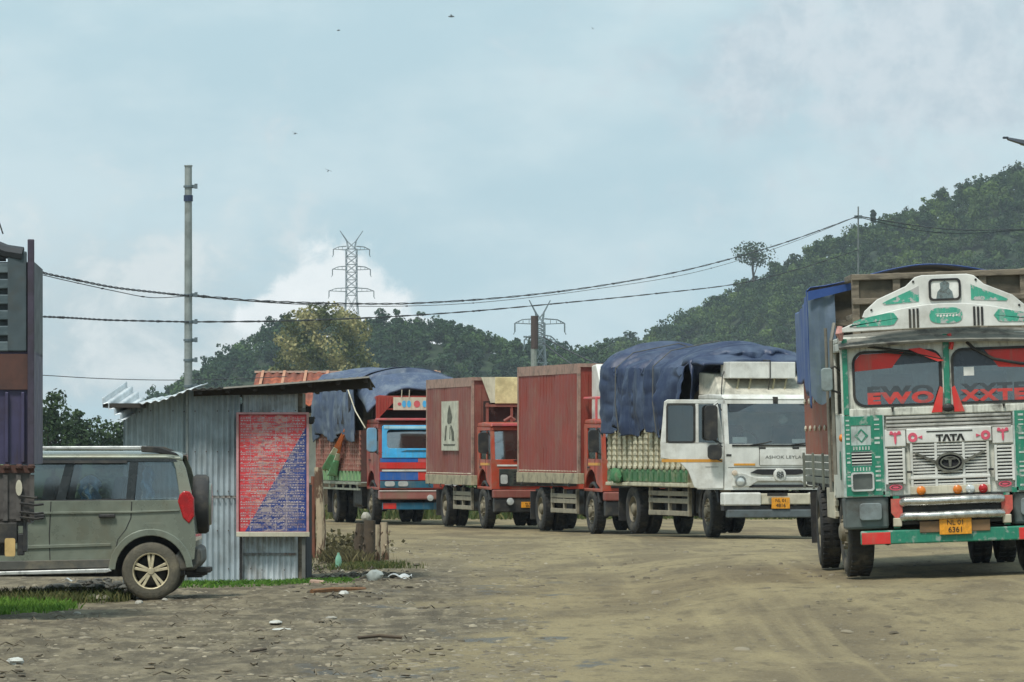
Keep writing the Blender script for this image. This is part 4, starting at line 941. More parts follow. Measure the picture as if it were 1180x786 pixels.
    drape(T, 'tarpaulin', TARP, -1.33, 1.34, y1-.25, y2+.08, 3.50, lambda v: 3.82+.16*math.sin(v*9)*.5, lambda y: 2.10+.10*math.sin(y*3.1)+.05*math.sin(y*7), lambda y: 2.4, 15, .25, (180, 140), lambda u: 3.36-.8*max(0, .28-u)/.28+.05*math.sin(u*20), 5., tuck=.06)
    for yy in (3.6, 6.2):
        MB().tube([(-1.40, yy, 2.0), (-1.46, yy+.1, 2.7), (-1.42, yy+.2, 3.45), (-1.0, yy+.3, 3.78), (0, yy+.3, 3.98), (1.2, yy+.2, 3.6)], .012, 5).build('lashing_rope', mat('pale_rope', srgb(92, 92, 88), .9), T)
    # tarp bulging forward over the cab
    def fb(u, v):
        x = -1.3+2.55*u; yy = y1+.3-1.35*v; e = math.sin(PI*min(1, u*1.02+.0))**.35
        return (x, yy, 3.46+.28*(1-v)**1.0*e+.09*e*(1-v*.3)+.12*float(vnoise(u*6, v*4, 1, 61)))
    mb = MB().grid(fb, 50, 20); mb.build('tarpaulin_front', TARP, T, smooth=True, solid=.05)
    # underside
    shade_gear(T, 2.0, 5.0); shade_gear(T, 6.7, 7.4); chassis(T, .1, 7.5, .80); axle(T, 1.15, .5, .95); axle(T, 6.0, .5, 1.0, True)
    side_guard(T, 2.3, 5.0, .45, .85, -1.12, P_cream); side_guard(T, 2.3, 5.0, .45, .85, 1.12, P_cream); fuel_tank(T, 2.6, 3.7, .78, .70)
    for s in (-1, 1):
        wheel(T, s*1.0, 1.15, .5, .5, .26, s, steer=R(-6)); wheel(T, s*1.06, 6.0, .5, .5, .25, s, dual=True)
        MB().tube([(s*1.05, 1.15+.62*math.cos(a), .5+.62*math.sin(a)) for a in np.linspace(-.2, PI-.3, 12)], .05, 6).build('front_mudguard', BLACK, T)
        MB().box(s*1.0-.25, s*1.0+.25, 6.7, 6.73, .25, .95).build('mud_flap', BLACK, T)
    MB().box(-1.05, -.75, .75, 1.1, .9, 1.0).build('cab_step', P_cream, T)
    # driver inside
    return T
white_truck()

# ================================================================== container trucks
def container_truck(loc, a, L_, H_, zb, label, boxm, picture=None, deflector='boards', cabm=P_cabor, zoff=0.):
    T = empty('container_truck', loc, (0, 0, R(a)), label=label, cat='truck', group='trucks on the dirt yard')
    W = 1.13
    cab(T, W, 1.72, .95, 1.66, 2.36, 2.44, cabm, BLACK, archy=1.1, archr=.6, lean=.12, gl=GLASS2)
    MB().box(-1.0, 1.0, -.015, .0, 1.50, 1.54).build('white_trim_line', P_white, T)
    MB().box(-.95, .95, -.03, .0, 1.02, 1.44).build('grille', mat('dark_green_grille', srgb(46, 54, 50), .5, dirt=DUST, damt=.4), T, bevel=.02)
    gl = MB()
    for i in range(5): gl.box(-.6, .6, -.045, -.03, 1.08+i*.07, 1.10+i*.07)
    gl.build('grille_bars', BLACK, T)
    for s in (-1, 1):
        h = MB().prism(rr(s*.84-.11, s*.84+.11, 1.05, 1.33, .05, 3), 'y', -.06, -.02).build('headlight', BLACK, T); MB().prism(rr(s*.84-.085, s*.84+.085, 1.08, 1.30, .04, 3), 'y', -.068, -.06).build('lens', CLEAR_L, h)
        MB().box(s*(W+.004)-.003, s*(W+.004)+.003, .2, 1.3, 1.52, 1.58).build('orange_stripe', P_yel, T)
        MB().tube([(s*1.05, 1.1+.62*math.cos(t_), .5+.62*math.sin(t_)) for t_ in np.linspace(-.2, PI-.3, 12)], .05, 6).build('front_mudguard', BLACK, T)
        wheel(T, s*1.0, 1.1, .5, .5, .26, s); wheel(T, s*1.06, L_-.2, .5, .5, .25, s, dual=True)
        MB().lathe([(.09, 0), (.08, -.04), (.001, -.05)], (s*.72, -.22, .66), 'y', 14).build('fog_lamp', CLEAR_L, T, smooth=True)
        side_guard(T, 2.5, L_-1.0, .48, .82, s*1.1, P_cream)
        MB().box(s*1.0-.25, s*1.0+.25, L_+.45, L_+.48, .25, .9).build('mud_flap', BLACK, T)
    MB().box(-1.12, 1.12, -.2, .05, .74, .94).build('bumper', P_ox2, T, bevel=.03); MB().box(-1.1, 1.1, -.17, .05, .40, .74).build('lower_valance', BLACK, T, bevel=.03)
    number_plate(T, -.28, -.19, .58, .34, .14, 'NL 02', '2057')
    mirror(T, -1.32, .1, 2.06, .24, .50, .18); mirror(T, 1.32, .1, 2.06, .24, .50, -.18)
    MB().box(-1.1, 1.1, .05, .5, 2.46, 2.53).build('roof_visor', P_pink, T, bevel=.01)
    # container with real ribs
    BW = 1.2; y1 = 1.9; y2 = y1+L_
    c = MB().box(-BW, BW, y1, y2, zb+.22, zb+H_-.2)
    n = int(L_/.16)
    for s in (-1, 1):
        for i in range(n):
            y = y1+.06+(L_-.12)*(i+.5)/n; c.box(min(s*(BW-.01), s*(BW+.012)), max(s*(BW-.01), s*(BW+.012)), y-.035, y+.035, zb+.25, zb+H_-.22)
    for i in range(7): x = -1.05+2.1*i/6; c.box(x-.06, x+.06, y1-.015, y1+.01, zb+.25, zb+H_-.22)
    c.build('container_wall', boxm, T)
    def skin(u_, v):
        y = y1+.04+(L_-.08)*u_; z = zb+.24+(H_-.46)*v
        return (-BW-.014-.004*math.cos(2*PI*u_*L_/.30)-.03*float(vnoise(y*1.1, z*1.2, 1., int(L_*100)))-.010*float(vnoise(y*3.1, z*3.4, 1., 5)), y, z)
    MB().grid(skin, 200, 24).build('dented_side_sheet', boxm, T, smooth=True, fix=False)
    hw = MB()
    for i in range(4):
        y = y1+.7+i*(L_-1.4)/3
        hw.tube([(-BW-.07, y, zb+.02), (-BW-.10, y, zb-.05), (-BW-.04, y, zb-.07)], .014, 5)
    hw.build('lashing_brackets', BLACK, T)
    MB().box(-BW+.02, BW-.02, y1+.02, y2-.02, zb+H_-.2, zb+H_-.02).build('container_roof', boxm, T)
    e = MB()
    for s in (-1, 1):
        for y in (y1, y2-.09): e.box(min(s*(BW-.03), s*(BW+.03)), max(s*(BW-.03), s*(BW+.03)), y-.02, y+.09, zb+.1, zb+H_)
        e.box(min(s*(BW-.02), s*(BW+.028)), max(s*(BW-.02), s*(BW+.028)), y1, y2, zb+H_-.22, zb+H_)
    e.box(-BW, BW, y2-.02, y2+.03, zb+H_-.22, zb+H_).box(-BW, BW, y1-.025, y1+.03, zb+H_-.08, zb+H_)
    e.build('edge_rail', mat('pinkish_edge_paint', srgb(158, 128, 114), .7, dirt=GRIME, dscale=4, damt=.6), T)
    sk = MB()
    for s in (-1, 1): sk.box(min(s*(BW-.02), s*(BW+.045)), max(s*(BW-.02), s*(BW+.045)), y1-.03, y2+.03, zb, zb+.24)
    sk.box(-BW, BW, y1-.035, y1, zb, zb+.24).box(-BW, BW, y2, y2+.035, zb, zb+.24)
    sk.build('cream_skirt', mat('grubby_cream_skirt', srgb(164, 154, 126), .7, dirt=GRIME, dscale=3.5, damt=.65, streak=.5), T, bevel=.01)
    rv = MB()
    for i in range(int(L_/.15)): rv.ball((-BW-.02, y1+.1+i*.15, zb+.28), .018, 4)
    rv.build('rivets', P_cream, T)
    if picture:
        py_ = y1+L_*.46; p = MB().box(-BW-.052, -BW-.02, py_-1.0, py_+1.0, zb+.84, zb+2.06).build('white_poster', mat('poster_paint', srgb(186, 186, 168), .7, dirt=srgb(140, 128, 112), damt=.5), T)
        f_ = MB()      # tall dark bottle-like form above two small standing shapes, as painted; abstracted outlines (y, z)
        def sh(pts): f_.prism([(py_-q*1.9, zb+r_) for q, r_ in pts], 'x', -BW-.058, -BW-.053)
        sh([(0, 1.97), (-.10, 1.78), (-.13, 1.55), (-.08, 1.5), (.12, 1.52), (.20, 1.66), (.12, 1.82)])
        sh([(-.24, 1.45), (-.16, 1.46), (-.22, 1.10), (-.32, 1.08)]); sh([(.08, 1.46), (.16, 1.46), (.30, 1.30), (.34, 1.08), (.18, 1.08), (.14, 1.28)])
        sh([(.04, 1.42), (.08, 1.42), (.06, 1.12), (.02, 1.12)]); sh([(-.4, 1.0), (.4, 1.0), (.35, .96), (-.35, .96)])
        f_.build('painted_shapes', mat('dark_olive_print', srgb(72, 74, 60), .7, dirt=srgb(150, 146, 130), damt=.5, dscale=14), p)
    if deflector == 'boards':
        MB().box(-.72, 1.0, 1.55, 1.62, zb+1.98, zb+2.62).build('roof_board', mat('yellowed_board', srgb(212, 200, 150), .7, dirt=srgb(150, 134, 96), damt=.5), T, bevel=.01)
        MB().hexa([(-.80, 1.72, zb+2.0), (-.72, 1.56, zb+2.0), (-.70, 1.60, zb+2.0), (-.76, 1.8, zb+2.0), (-1.0, 1.86, zb+2.62), (-.72, 1.56, zb+2.62), (-.70, 1.60, zb+2.62), (-.96, 1.88, zb+2.62)]).build('side_wing', P_cream, T)
        fr = MB()
        for x in (-.9, -.3, .3, .9): fr.box(x-.03, x+.03, 1.6, 1.66, 2.5, zb+2.0)
        fr.box(-.95, .95, 1.58, 1.64, zb+1.9, zb+1.96); fr.build('board_frame', P_ox2, T); MB().grid(lambda u, v: (-.98+1.96*u, 1.72+.05*math.sin(u*9), 2.52+.55*v), 20, 6).build('gap_shade_sheet', mat('maroon_shade', srgb(58, 38, 34), .9, dirt=GRIME, damt=.6), T, solid=.02)  # dark maroon sheet added as the shade between cab roof and board
        MB().tube([(-.75, .35, 2.58), (-.6, .3, 2.68), (-.5, .3, 2.6)], .04, 8).build('roof_horn', P_ox2, T)
    else:
        MB().prism([(.2, 2.5), (1.75, 2.5), (1.75, zb+H_-.05), (1.35, zb+H_-.02)], 'x', -.95, .95).build('wind_deflector', P_white, T, bevel=.03)
        MB().tube([(-1.1, 1.8, zb+1.92), (-1.1, .7, zb+1.92), (1.1, .7, zb+1.92)], .03, 6).tube([(-1.1, .7, zb+1.92), (-1.1, .7, 2.45)], .03, 6).build('roof_rail', P_pink, T)
    shade_gear(T, 1.9, L_-1.0); shade_gear(T, L_+.6, y2-.2); chassis(T, .1, y2-.1, .78); axle(T, 1.1, .5, .95); axle(T, L_-.2, .5, 1.0, True); fuel_tank(T, 2.7, 3.8, .78, .70)
    return T
container_truck((3.10, 115.0, -.14), 13, 6.0, 2.70, 1.10, 'plain oxide-red container truck with a white roof deflector behind the white truck', P_ox, None, 'wedge')
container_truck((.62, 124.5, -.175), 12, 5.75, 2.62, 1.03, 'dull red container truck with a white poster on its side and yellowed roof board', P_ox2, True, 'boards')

# ================================================================== red and blue truck
def red_blue_truck():
    T = empty('cargo_truck', (-2.33, 134.5, -.235), (0, 0, R(12.5)), label='red and blue painted truck with faded grey tarpaulin, farthest in the row', cat='truck', group='trucks on the dirt yard')
    W = 1.12; CAB = paint('brick_red_paint', (150, 58, 48), .6)
    cab(T, W, 1.7, .92, 1.86, 2.50, 2.62, CAB, BLACK, archy=1.1, archr=.6, lean=.12, gl=GLASS2)
    MB().ring(rr(-1.05, 1.05, 1.84, 2.58, .06, 3), rr(-.92, .92, 1.98, 2.46, .08, 3), 'y', -.03, .0).build('blue_window_frame', paint('bright_blue_paint', (72, 178, 232), .2), T, bevel=.008)
    MB().box(-1.0, 1.0, -.04, -.03, 2.49, 2.56).build('pale_header', paint('ice_blue_paint', (170, 216, 232), .2), T)
    MB().prism([(-1.05, 1.74), (1.05, 1.74), (1.05, 1.86), (-1.05, 1.86)], 'y', -.034, .0).build('blue_scuttle', paint('bright_blue_paint', (0, 0, 0)), T)
    MB().prism([(-.55, 1.90), (.55, 1.90), (.4, 1.935), (-.4, 1.935)], 'y', -.042, -.03).build('dark_wiper_panel', P_teal, T)
    for x0, x1, z0, z1, m in ((-1.1, -.1, 1.62, 1.73, P_blue), (-.1, 1.1, 1.62, 1.73, P_pink), (-1.1, 1.1, 1.46, 1.62, P_red), (-1.1, -.1, 1.16, 1.38, P_blue), (-.1, 1.1, 1.16, 1.38, P_red), (-1.1, 0.3, .96, 1.14, P_teal), (.3, 1.1, .96, 1.14, CAB)):
        MB().box(x0, x1, -.02, .0, z0, z1-.004).build('painted_band', m, T, bevel=.004)
    MB().box(-1.05, 1.05, -.035, .0, 1.385, 1.43).build('white_line', P_white, T)
    for x in (-.85, -.5): MB().prism(rr(x-.13, x+.13, 1.0, 1.13, .05, 3), 'y', -.045, -.02).build('headlight', CLEAR_L, T)
    MB().prism(rr(.6, .95, 1.0, 1.13, .05, 3), 'y', -.045, -.02).build('headlight', CLEAR_L, T)
    MB().box(-1.15, 1.15, -.2, .05, .66, .90).build('bumper', paint('dusty_rose_bumper', (150, 96, 88), .7), T, bevel=.03)
    MB().box(-1.15, 1.15, -.215, -.19, .875, .895).build('bumper_edge', P_white, T)
    for x in (.18, .95): MB().lathe([(.085, 0), (.08, -.04), (.001, -.05)], (x, -.2, .70), 'y', 14).build('fog_lamp', CLEAR_L, T, smooth=True)
    MB().box(-1.05, 1.25, -.12, .0, .40, .58).build('lower_bumper', paint('petrol_blue_paint', (34, 92, 118), .3), T, bevel=.01); MB().box(-1.04, -.70, -.126, -.115, .42, .57).build('red_bumper_end', P_red, T)
    MB().box(-1.13, 1.13, -.05, .5, 2.70, 2.76).build('roof_visor', P_pink, T, bevel=.01)
    # carrier above the cab
    cf = MB()
    for x in (-1.05, 1.05): cf.box(x-.05, x+.05, .5, .58, 2.7, 3.34); cf.box(x-.03, x+.03, .55, 1.9, 3.25, 3.32)
    cf.box(-1.05, 1.05, .5, .58, 3.27, 3.34).box(-1.05, 1.05, .5, .58, 2.98, 3.02)
    cf.prism([(-1.05, 2.75), (-.50, 3.32), (-1.05, 3.36)], 'y', .47, .50)
    for i in range(8): cf.box(-1.02+i*.07, -1.0+i*.07, .45, .47, 2.9+i*.05, 3.3)
    cf.build('roof_carrier', CAB, T, bevel=.006)
    b = MB().box(-.66, 1.05, .44, .48, 2.97, 3.30).build('name_board', P_cream, T, bevel=.006)
    for x, m in ((-.50, P_pink), (-.38, P_sky), (-.25, P_sky), (-.04, P_pink), (.16, P_sky), (.6, P_blue), (.85, P_pink)): MB().prism(ell(x, 3.13, .05 if x < -.45 else .085 if m is P_pink else .055, .04 if x < -.45 else .09, 14), 'y', .432, .439).build('painted_dot', m, b)
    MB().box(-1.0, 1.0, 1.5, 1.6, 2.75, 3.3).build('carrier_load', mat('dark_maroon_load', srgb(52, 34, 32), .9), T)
    mirror(T, -1.30, .1, 2.20, .26, .62, .18, paint('pale_blue_mirror', (110, 160, 190), .6)); mirror(T, 1.3, .1, 2.2, .24, .5, -.18)
    for x in (-.45, -.25, .5): MB().tube([(x, .42, 3.3), (x+.01, .42, 3.5)], .012, 5).build('rod', P_cream, T)
    # body
    BW = 1.22; y1, y2 = 1.95, 8.4
    MB().box(-BW, BW, y1, y2, 1.10, 2.45).build('body_wall', mat('dark_maroon_wall', srgb(92, 60, 54), .8, dirt=GRIME, damt=.5), T)
    g = MB(); n = 26
    for i in range(n):
        y = y1+.1+(y2-y1-.2)*i/(n-1); g.box(-BW-.04, -BW, y-.045, y+.045, 1.38, 2.45)
    for j in range(8): g.box(-BW-.03, -BW, y1, y2, 1.42+j*.13, 1.46+j*.13)
    g.build('stamped_ribs', mat('worn_brick_red', srgb(150, 98, 84), .75, dirt=srgb(178, 160, 140), dscale=6, damt=.5), T)
    gf = MB(); n = 13
    for i in range(n):
        y = y1+.25+(y2-y1-.5)*i/(n-1); gf.prism([(y-.18, 1.12), (y-.1, 1.38), (y+.1, 1.38), (y+.18, 1.12)], 'x', -BW-.05, -BW)
    gf.box(-BW-.006, -BW-.001, y1+.05, y2-.05, 1.11, 1.37); gf.build('green_foot_panels', mat('dusty_green_foot', srgb(104, 142, 96), .7, dirt=srgb(150, 148, 118), dscale=4, damt=.5), T)
    rl = MB().box(-BW-.08, -BW, y1, y2, 1.03, 1.09).box(-BW-.08, -BW-.02, y1, y2, .88, .93)
    for i in range(7): rl.box(-BW-.07, -BW-.03, y1+.2+i*1.0, y1+.28+i*1.0, .88, 1.1)
    rl.build('side_rail', mat('grey_green_rail', srgb(138, 142, 124), .7, dirt=GRIME, damt=.5), T)
    MB().box(-1.1, 1.1, y1+.3, y2-.1, 2.4, 3.6).build('load', LOAD, T)
    drape(T, 'tarpaulin', TARP_G, -1.34, 1.34, y1-.1, y2+.1, 3.70, lambda v: 4.05-.10*v, lambda y: 2.25+.12*math.sin(y*2), lambda y: 2.4, 25, .13, (150, 100), lambda u: 3.35+.55*abs(u-.35), 5., tuck=.05)
    def fb(u, v): 
        x = -1.32+2.6*u; yy = y1+.2-1.5*v; e = math.sin(PI*min(1, u))**.4
        return (x, yy, 3.42+.10*u+.55*e*(1-v*v*.9)+.14*float(vnoise(u*5+v, v*4, 1, 71)) - (.5*max(0, .22-u)/.22)*v)
    MB().grid(fb, 50, 20).build('tarpaulin_front', TARP_G, T, smooth=True, solid=.05)
    # dark plate as the shaded hollow under the tarp edge, with a rope
    MB().prism([(3.0, 2.62), (2.2, 3.15), (2.6, 3.42), (4.6, 2.62)], 'x', -BW-.22, -BW-.19).build('tarp_gap_shade', DARKIN, T)
    MB().tube([(-1.48, 2.5, 3.55), (-1.42, 1.7, 2.95), (-1.25, 1.2, 2.5)], .018, 5).build('lashing_rope', P_cream, T)
    shade_gear(T, 2.0, 4.9); shade_gear(T, 6.7, 8.0); chassis(T, .1, 8.2, .80); axle(T, 1.1, .5, .95); axle(T, 5.9, .5, 1.0, True); fuel_tank(T, 2.6, 3.7, -.8, .70); fuel_tank(T, 2.6, 3.7, .8, .70)
    for s in (-1, 1):
        wheel(T, s*1.0, 1.1, .5, .5, .26, s, steer=R(-4)); wheel(T, s*1.06, 5.9, .5, .5, .25, s, dual=True)
        MB().tube([(s*1.05, 1.1+.62*math.cos(t_), .5+.62*math.sin(t_)) for t_ in np.linspace(-.2, PI-.3, 12)], .05, 6).build('front_mudguard', BLACK, T)
        MB().box(s*1.0-.25, s*1.0+.25, 6.6, 6.63, .25, .9).build('mud_flap', BLACK, T)
    # tricolour cloth tied at the rear corner of the body
    def fl(u, v):
        y = 7.6-1.6*u+2.0*v*(1-u)*.6; z = 2.42-1.15*v-(.1)*u; k = .12*math.sin(u*9+v*2)*(.4+v)
        return (-BW-.16-k*.5, 3.3+3.2*v-(1.7*v-.2)*u, 2.50-1.10*v+.03*math.sin(u*8)-.20*u)
    fg = MB()
    for i, (a0, a1) in enumerate(((0, .45), (.45, .62), (.62, 1.))):
        fg.grid(lambda u, v, a0=a0, a1=a1: fl(u, a0+(a1-a0)*v), 10, 8, i)
    o = fg.build('tricolour_cloth', [mat('saffron_cloth', srgb(206, 112, 56), .8, dirt=GRIME, damt=.3), mat('offwhite_cloth', srgb(190, 186, 160), .8), mat('pale_green_cloth', srgb(104, 160, 112), .8, dirt=DUST, damt=.4)], smooth=True, solid=.01, fix=False)
    o.matrix_world = T.matrix_basis.copy(); tag(o, 'saffron, white and green cloth hung on the side of the red and blue truck', 'cloth')
    return T
red_blue_truck()

# ================================================================== car at the left (rear to the picture's right)
def suv():
    T = empty('parked_car', (-3.81, 64.1, -.045), (0, R(0), R(1.0)), label='muddy olive-grey sport utility car with a rear spare wheel, parked before the tin shed', cat='car')
    HW = .88; u = lambda p: (p-228)/95; z = lambda q: (692-q)/95
    FX = -4.25
    def arcp(cx, cz, r, a0, a1, n): return [(cx+r*math.cos(R(a)), cz+r*math.sin(R(a))) for a in np.linspace(a0, a1, n)]
    wx, wz, wr = u(172), .355, .355; fx = wx-2.68; AR = .44
    low = [(u(222), .50), (u(224), .72), (u(221), 1.02), (u(216), 1.22), (FX+1.35, 1.20), (FX+.5, 1.08), (FX+.1, .98), (FX, .72), (FX+.05, .42)]
    low += [(fx-AR, .40)] + arcp(fx, wz, AR, 172, 8, 14) + [(fx+AR, .40), (wx-AR, .42)] + arcp(wx, wz, AR, 172, 20, 14) + [(u(214), .48)]
    low = low[::-1]
    b = MB().prism(low, 'y', -HW, HW); b.build('body', P_suv, T, bevel=.035)
    MB().box(FX+.1, u(205), -HW+.30, HW-.30, .28, .95).build('underbody', BLACK, T)
    # greenhouse: inclined side plane
    def sy(zz): return HW-.035 - max(0, zz-1.2)*.20
    def panel(mb, pts, t=.03, off=0., sides=(-1, 1)):
        for s in sides:
            n = len(pts); o = [(x, s*(sy(q)+off), q) for x, q in pts] + [(x, s*(sy(q)+off-t), q) for x, q in pts]
            mb.add(o, [tuple(range(n)), tuple(range(2*n-1, n-1, -1))] + [(i, (i+1) % n, n+(i+1) % n, n+i) for i in range(n)])
    TOP = 1.74
    CARGL = glass('car_window_glass', (.62, .68, .70), .12)
    g = MB()
    pass
    PB = mat('gloss_black_pillar', srgb(38, 42, 42), .25)
    for s in (-1, 1):
        for k_, pp in enumerate(([(u(143), 1.2), (u(147), 1.70), (u(157), 1.70), (u(152), 1.2)], [(u(62), 1.2), (u(74), 1.70), (u(84), 1.70), (u(73), 1.2)], [(FX+1.5, 1.2), (FX+2.05, TOP), (FX+2.15, TOP), (FX+1.62, 1.2)])):
            q_ = MB(); panel(q_, pp, .03, -.004 if k_ < 2 else 0, (s,)); q_.build('window_pillar', PB, T)
    for s in (-1, 1): g = MB(); panel(g, [(u(216), 1.2), (u(205), 1.26), (u(200), 1.60), (u(195), TOP), (u(206), TOP), (u(212), 1.60), (u(219), 1.30)], .03, 0, (s,)); g.build('rear_pillar', P_suv, T, bevel=.008)
    rail = MB(); panel(rail, [(FX+2.0, 1.685), (u(202), 1.685), (u(198), TOP+.005), (FX+2.05, TOP+.005)], .05, .004); rail.build('door_top_rail', mat('gloss_black_pillar', (0, 0, 0)), T)
    rf = MB()
    n = 14
    def roof(a, v):
        x = FX+1.95+(u(208)-FX-1.95)*a; y = (sy(TOP)+.015)*(2*v-1); e = 1-abs(2*v-1)**6
        drop = .035*max(0, (a-.9)/.1)**2 + .16*max(0, (.12-a)/.12)**2
        return (x, y, TOP+.075*e-drop)
    rf.grid(roof, 30, 20); rf.build('roof', P_suv, T, smooth=True, solid=.03)
    ws = MB().hexa([(FX+1.4, -.75, 1.14), (FX+1.45, -.75, 1.14), (FX+1.45, .75, 1.14), (FX+1.4, .75, 1.14), (FX+2.05, -.66, TOP), (FX+2.1, -.66, TOP), (FX+2.1, .66, TOP), (FX+2.05, .66, TOP)]); ws.build('windscreen', GLASSD, T)
    MB().hexa([(u(209), -.72, 1.28), (u(213), -.72, 1.28), (u(213), .72, 1.28), (u(209), .72, 1.28), (u(201), -.66, 1.70), (u(204), -.66, 1.70), (u(204), .66, 1.70), (u(201), .66, 1.70)]).build('rear_window', GLASSD, T)
    for nm, pts in (('quarter_window', [(u(153), 1.215), (u(157), 1.69), (u(194), 1.69), (u(199), 1.58), (u(206), 1.24)]), ('rear_door_window', [(u(74), 1.2), (u(84), 1.69), (u(147), 1.69), (u(144), 1.2)]),
                    ('front_door_window', [(FX+1.6, 1.2), (FX+2.1, 1.69), (u(74), 1.69), (u(62), 1.2)])):
        for s in (-1, 1): w_ = MB(); panel(w_, pts, .006, -.016, (s,)); w_.build(nm, CARGL, T)
    ch = MB(); panel(ch, [(FX+1.6, 1.19), (FX+1.6, 1.205), (u(152), 1.235), (u(152), 1.215)], .02, .012); ch.build('belt_line', BLACK, T)
    for s in (-1, 1): dv = MB(); panel(dv, [(FX+2.0, 1.665), (FX+2.02, 1.70), (u(144), 1.70), (u(144), 1.665)], .02, .03, (s,)); dv.build('rain_visor', BLACK, T)
    # light cloths inside the windows
    for x0, x1, z0, z1, m in ((u(160), u(174), 1.24, 1.64, mat('pale_blue_cloth', srgb(150, 186, 214), .8)), (u(88), u(112), 1.2, 1.52, mat('pale_blue_cloth', (0, 0, 0))), (u(92), u(104), 1.2, 1.42, INKW)):
        MB().grid(lambda a, v: (x0+(x1-x0)*a+.02*math.sin(9*v), -.64+.05*math.sin(a*9+v*5), z0+(z1-z0)*v*(1-.25*abs(2*a-1)**2)), 10, 10).build('seat_cloth', m, T, smooth=True)
    st = MB()
    for x in (u(30), u(110), u(-60)):
        for y in (-.42, .42): st.box(x-.3, x+.2, y-.25, y+.25, .75, .98).hexa([(x+.1, y-.24, .95), (x+.25, y-.24, .95), (x+.25, y+.24, .95), (x+.1, y+.24, .95), (x+.2, y-.2, 1.5), (x+.3, y-.2, 1.5), (x+.3, y+.2, 1.5), (x+.2, y+.2, 1.5)])
    st.build('seats', DARKIN, T, bevel=.05)
    # roof rails
    for s in (-1, 1):
        y = s*.66
        MB().prism([(FX+2.2, 1.80), (FX+2.25, 1.87), (u(160), 1.875), (u(160), 1.825), (FX+2.3, 1.83)], 'y', y-.02, y+.02).build('roof_rail', SILVER, T, bevel=.012)
        MB().prism([(u(160), 1.80), (u(160), 1.875), (u(180), 1.865), (u(200), 1.79), (u(204), 1.755), (u(176), 1.79)], 'y', y-.022, y+.022).build('rail_end', BLACK, T, bevel=.01)
    # side details on both flanks
    for s in (-1, 1):
        def slab(nm, pts, m, t0=0., t1=.012, bev=.004):
            a, b_ = sorted((s*(HW+t0-.004), s*(HW+t1))); return MB().prism(pts, 'y', a, b_).build(nm, m, T, bevel=bev)
        ln = lambda p, w_=.006: [(x-w_, q) for x, q in p] + [(x+w_, q) for x, q in p[::-1]]
        seam = MB()
        for p in ([(u(150), 1.2), (u(149), 1.0), (u(143), .86), (u(134), .74), (u(131), .60), (u(128), .45)], [(u(57), 1.2), (u(55), .8), (u(56), .42)]):
            for i in range(len(p)-1):
                a, b_ = sorted((s*(HW-.002), s*(HW+.0025))); q = [(p[i][0]-.006, p[i][1]), (p[i+1][0]-.006, p[i+1][1]), (p[i+1][0]+.006, p[i+1][1]), (p[i][0]+.006, p[i][1])]; seam.prism(q, 'y', a, b_)
        seam.build('door_seam', BLACK, T)
        slab('body_crease', [(FX+.6, 1.02), (FX+.6, 1.055), (u(152), 1.085), (u(205), 1.10), (u(205), 1.085), (u(152), 1.06)], P_suv, 0, .018)
        slab('lower_crease', [(FX+1.35, .60), (FX+1.35, .645), (u(126), .695), (u(126), .66)], P_suv, 0, .02)
        slab('sill_cladding', [(fx+AR+.02, .36), (fx+AR+.02, .47), (wx-AR-.02, .50), (wx-AR-.02, .40)], P_suvclad, 0, .02, .008)
        hd = slab('door_handle', [(u(112), 1.0), (u(112), 1.045), (u(131), 1.05), (u(131), 1.005)], BLACK, .01, .05, .012)
        slab('door_handle', [(u(32), 1.0), (u(32), 1.045), (u(50), 1.05), (u(50), 1.005)], BLACK, .01, .05, .012)
        slab('fuel_flap', rr(u(165), u(188), .79, .94, .02, 3), P_suv, 0, .006, .002)
        # wheel arch lips
        for cx in (wx, fx):
            o_ = arcp(cx, wz, AR+.075, 178, 5, 18); i_ = arcp(cx, wz, AR-.01, 178, 5, 18)
            slab('wheel_arch_trim', o_+i_[::-1], P_suv if cx == wx else P_suvclad, 0, .028, .01)
        # side step
        y0_, y1_ = sorted((s*(HW-.02), s*(HW+.12)))
        MB().prism([(fx+AR+.1, .30), (fx+AR+.1, .345), (wx-AR-.06, .39), (wx-AR-.03, .355), (wx-AR-.1, .335)], 'y', y0_, y1_).build('side_step', SILVER, T, bevel=.01)
        # tail lamp wraps the corner
        MB().prism([(u(203), 1.20), (u(205), 1.28), (u(210), 1.33), (u(217), 1.32), (u(221.5), 1.24), (u(222), 1.02), (u(216), .93), (u(209), 1.0)], 'y', min(s*(HW-.14), s*(HW+.014)), max(s*(HW-.14), s*(HW+.014))).build('tail_light', RED_L, T, bevel=.015)
    MB().prism([(u(196), .36), (u(196), .50), (u(204), .60), (u(222), .66), (u(229), .62), (u(230), .46), (u(222), .36)], 'y', -.84, .84).build('rear_bumper', P_suvclad, T, bevel=.03)
    hk = MB().box(u(210), u(236), -.62, -.50, .30, .36).box(u(222), u(240), -.66, -.45, .33, .40).box(u(215), u(238), .3, .45, .32, .38).box(u(212), u(230), -.6, .5, .27, .32)
    hk.build('tow_bracket', BLACK, T, bevel=.012)
    # spare wheel behind its cover
    sx, sz = u(216), z(582)
    sp_ = MB().lathe([(.20, .0), (.34, .0), (.365, .04), (.365, .15), (.34, .19), (.25, .20)], (sx+.01, .1, sz), 'x', 36).build('spare_wheel', mat('spare_tyre', srgb(50, 50, 50), .75, dirt=DUST, damt=.35, bump=.3), T, smooth=True)
    MB().lathe([(.27, .19), (.25, .225), (.12, .235), (.001, .235)], (sx+.01, .1, sz), 'x', 32).build('wheel_cover', P_suv, sp_, smooth=True)
    MB().box(sx-.08, sx+.03, -.1, .3, sz-.12, sz+.12).build('spare_mount', BLACK, T)
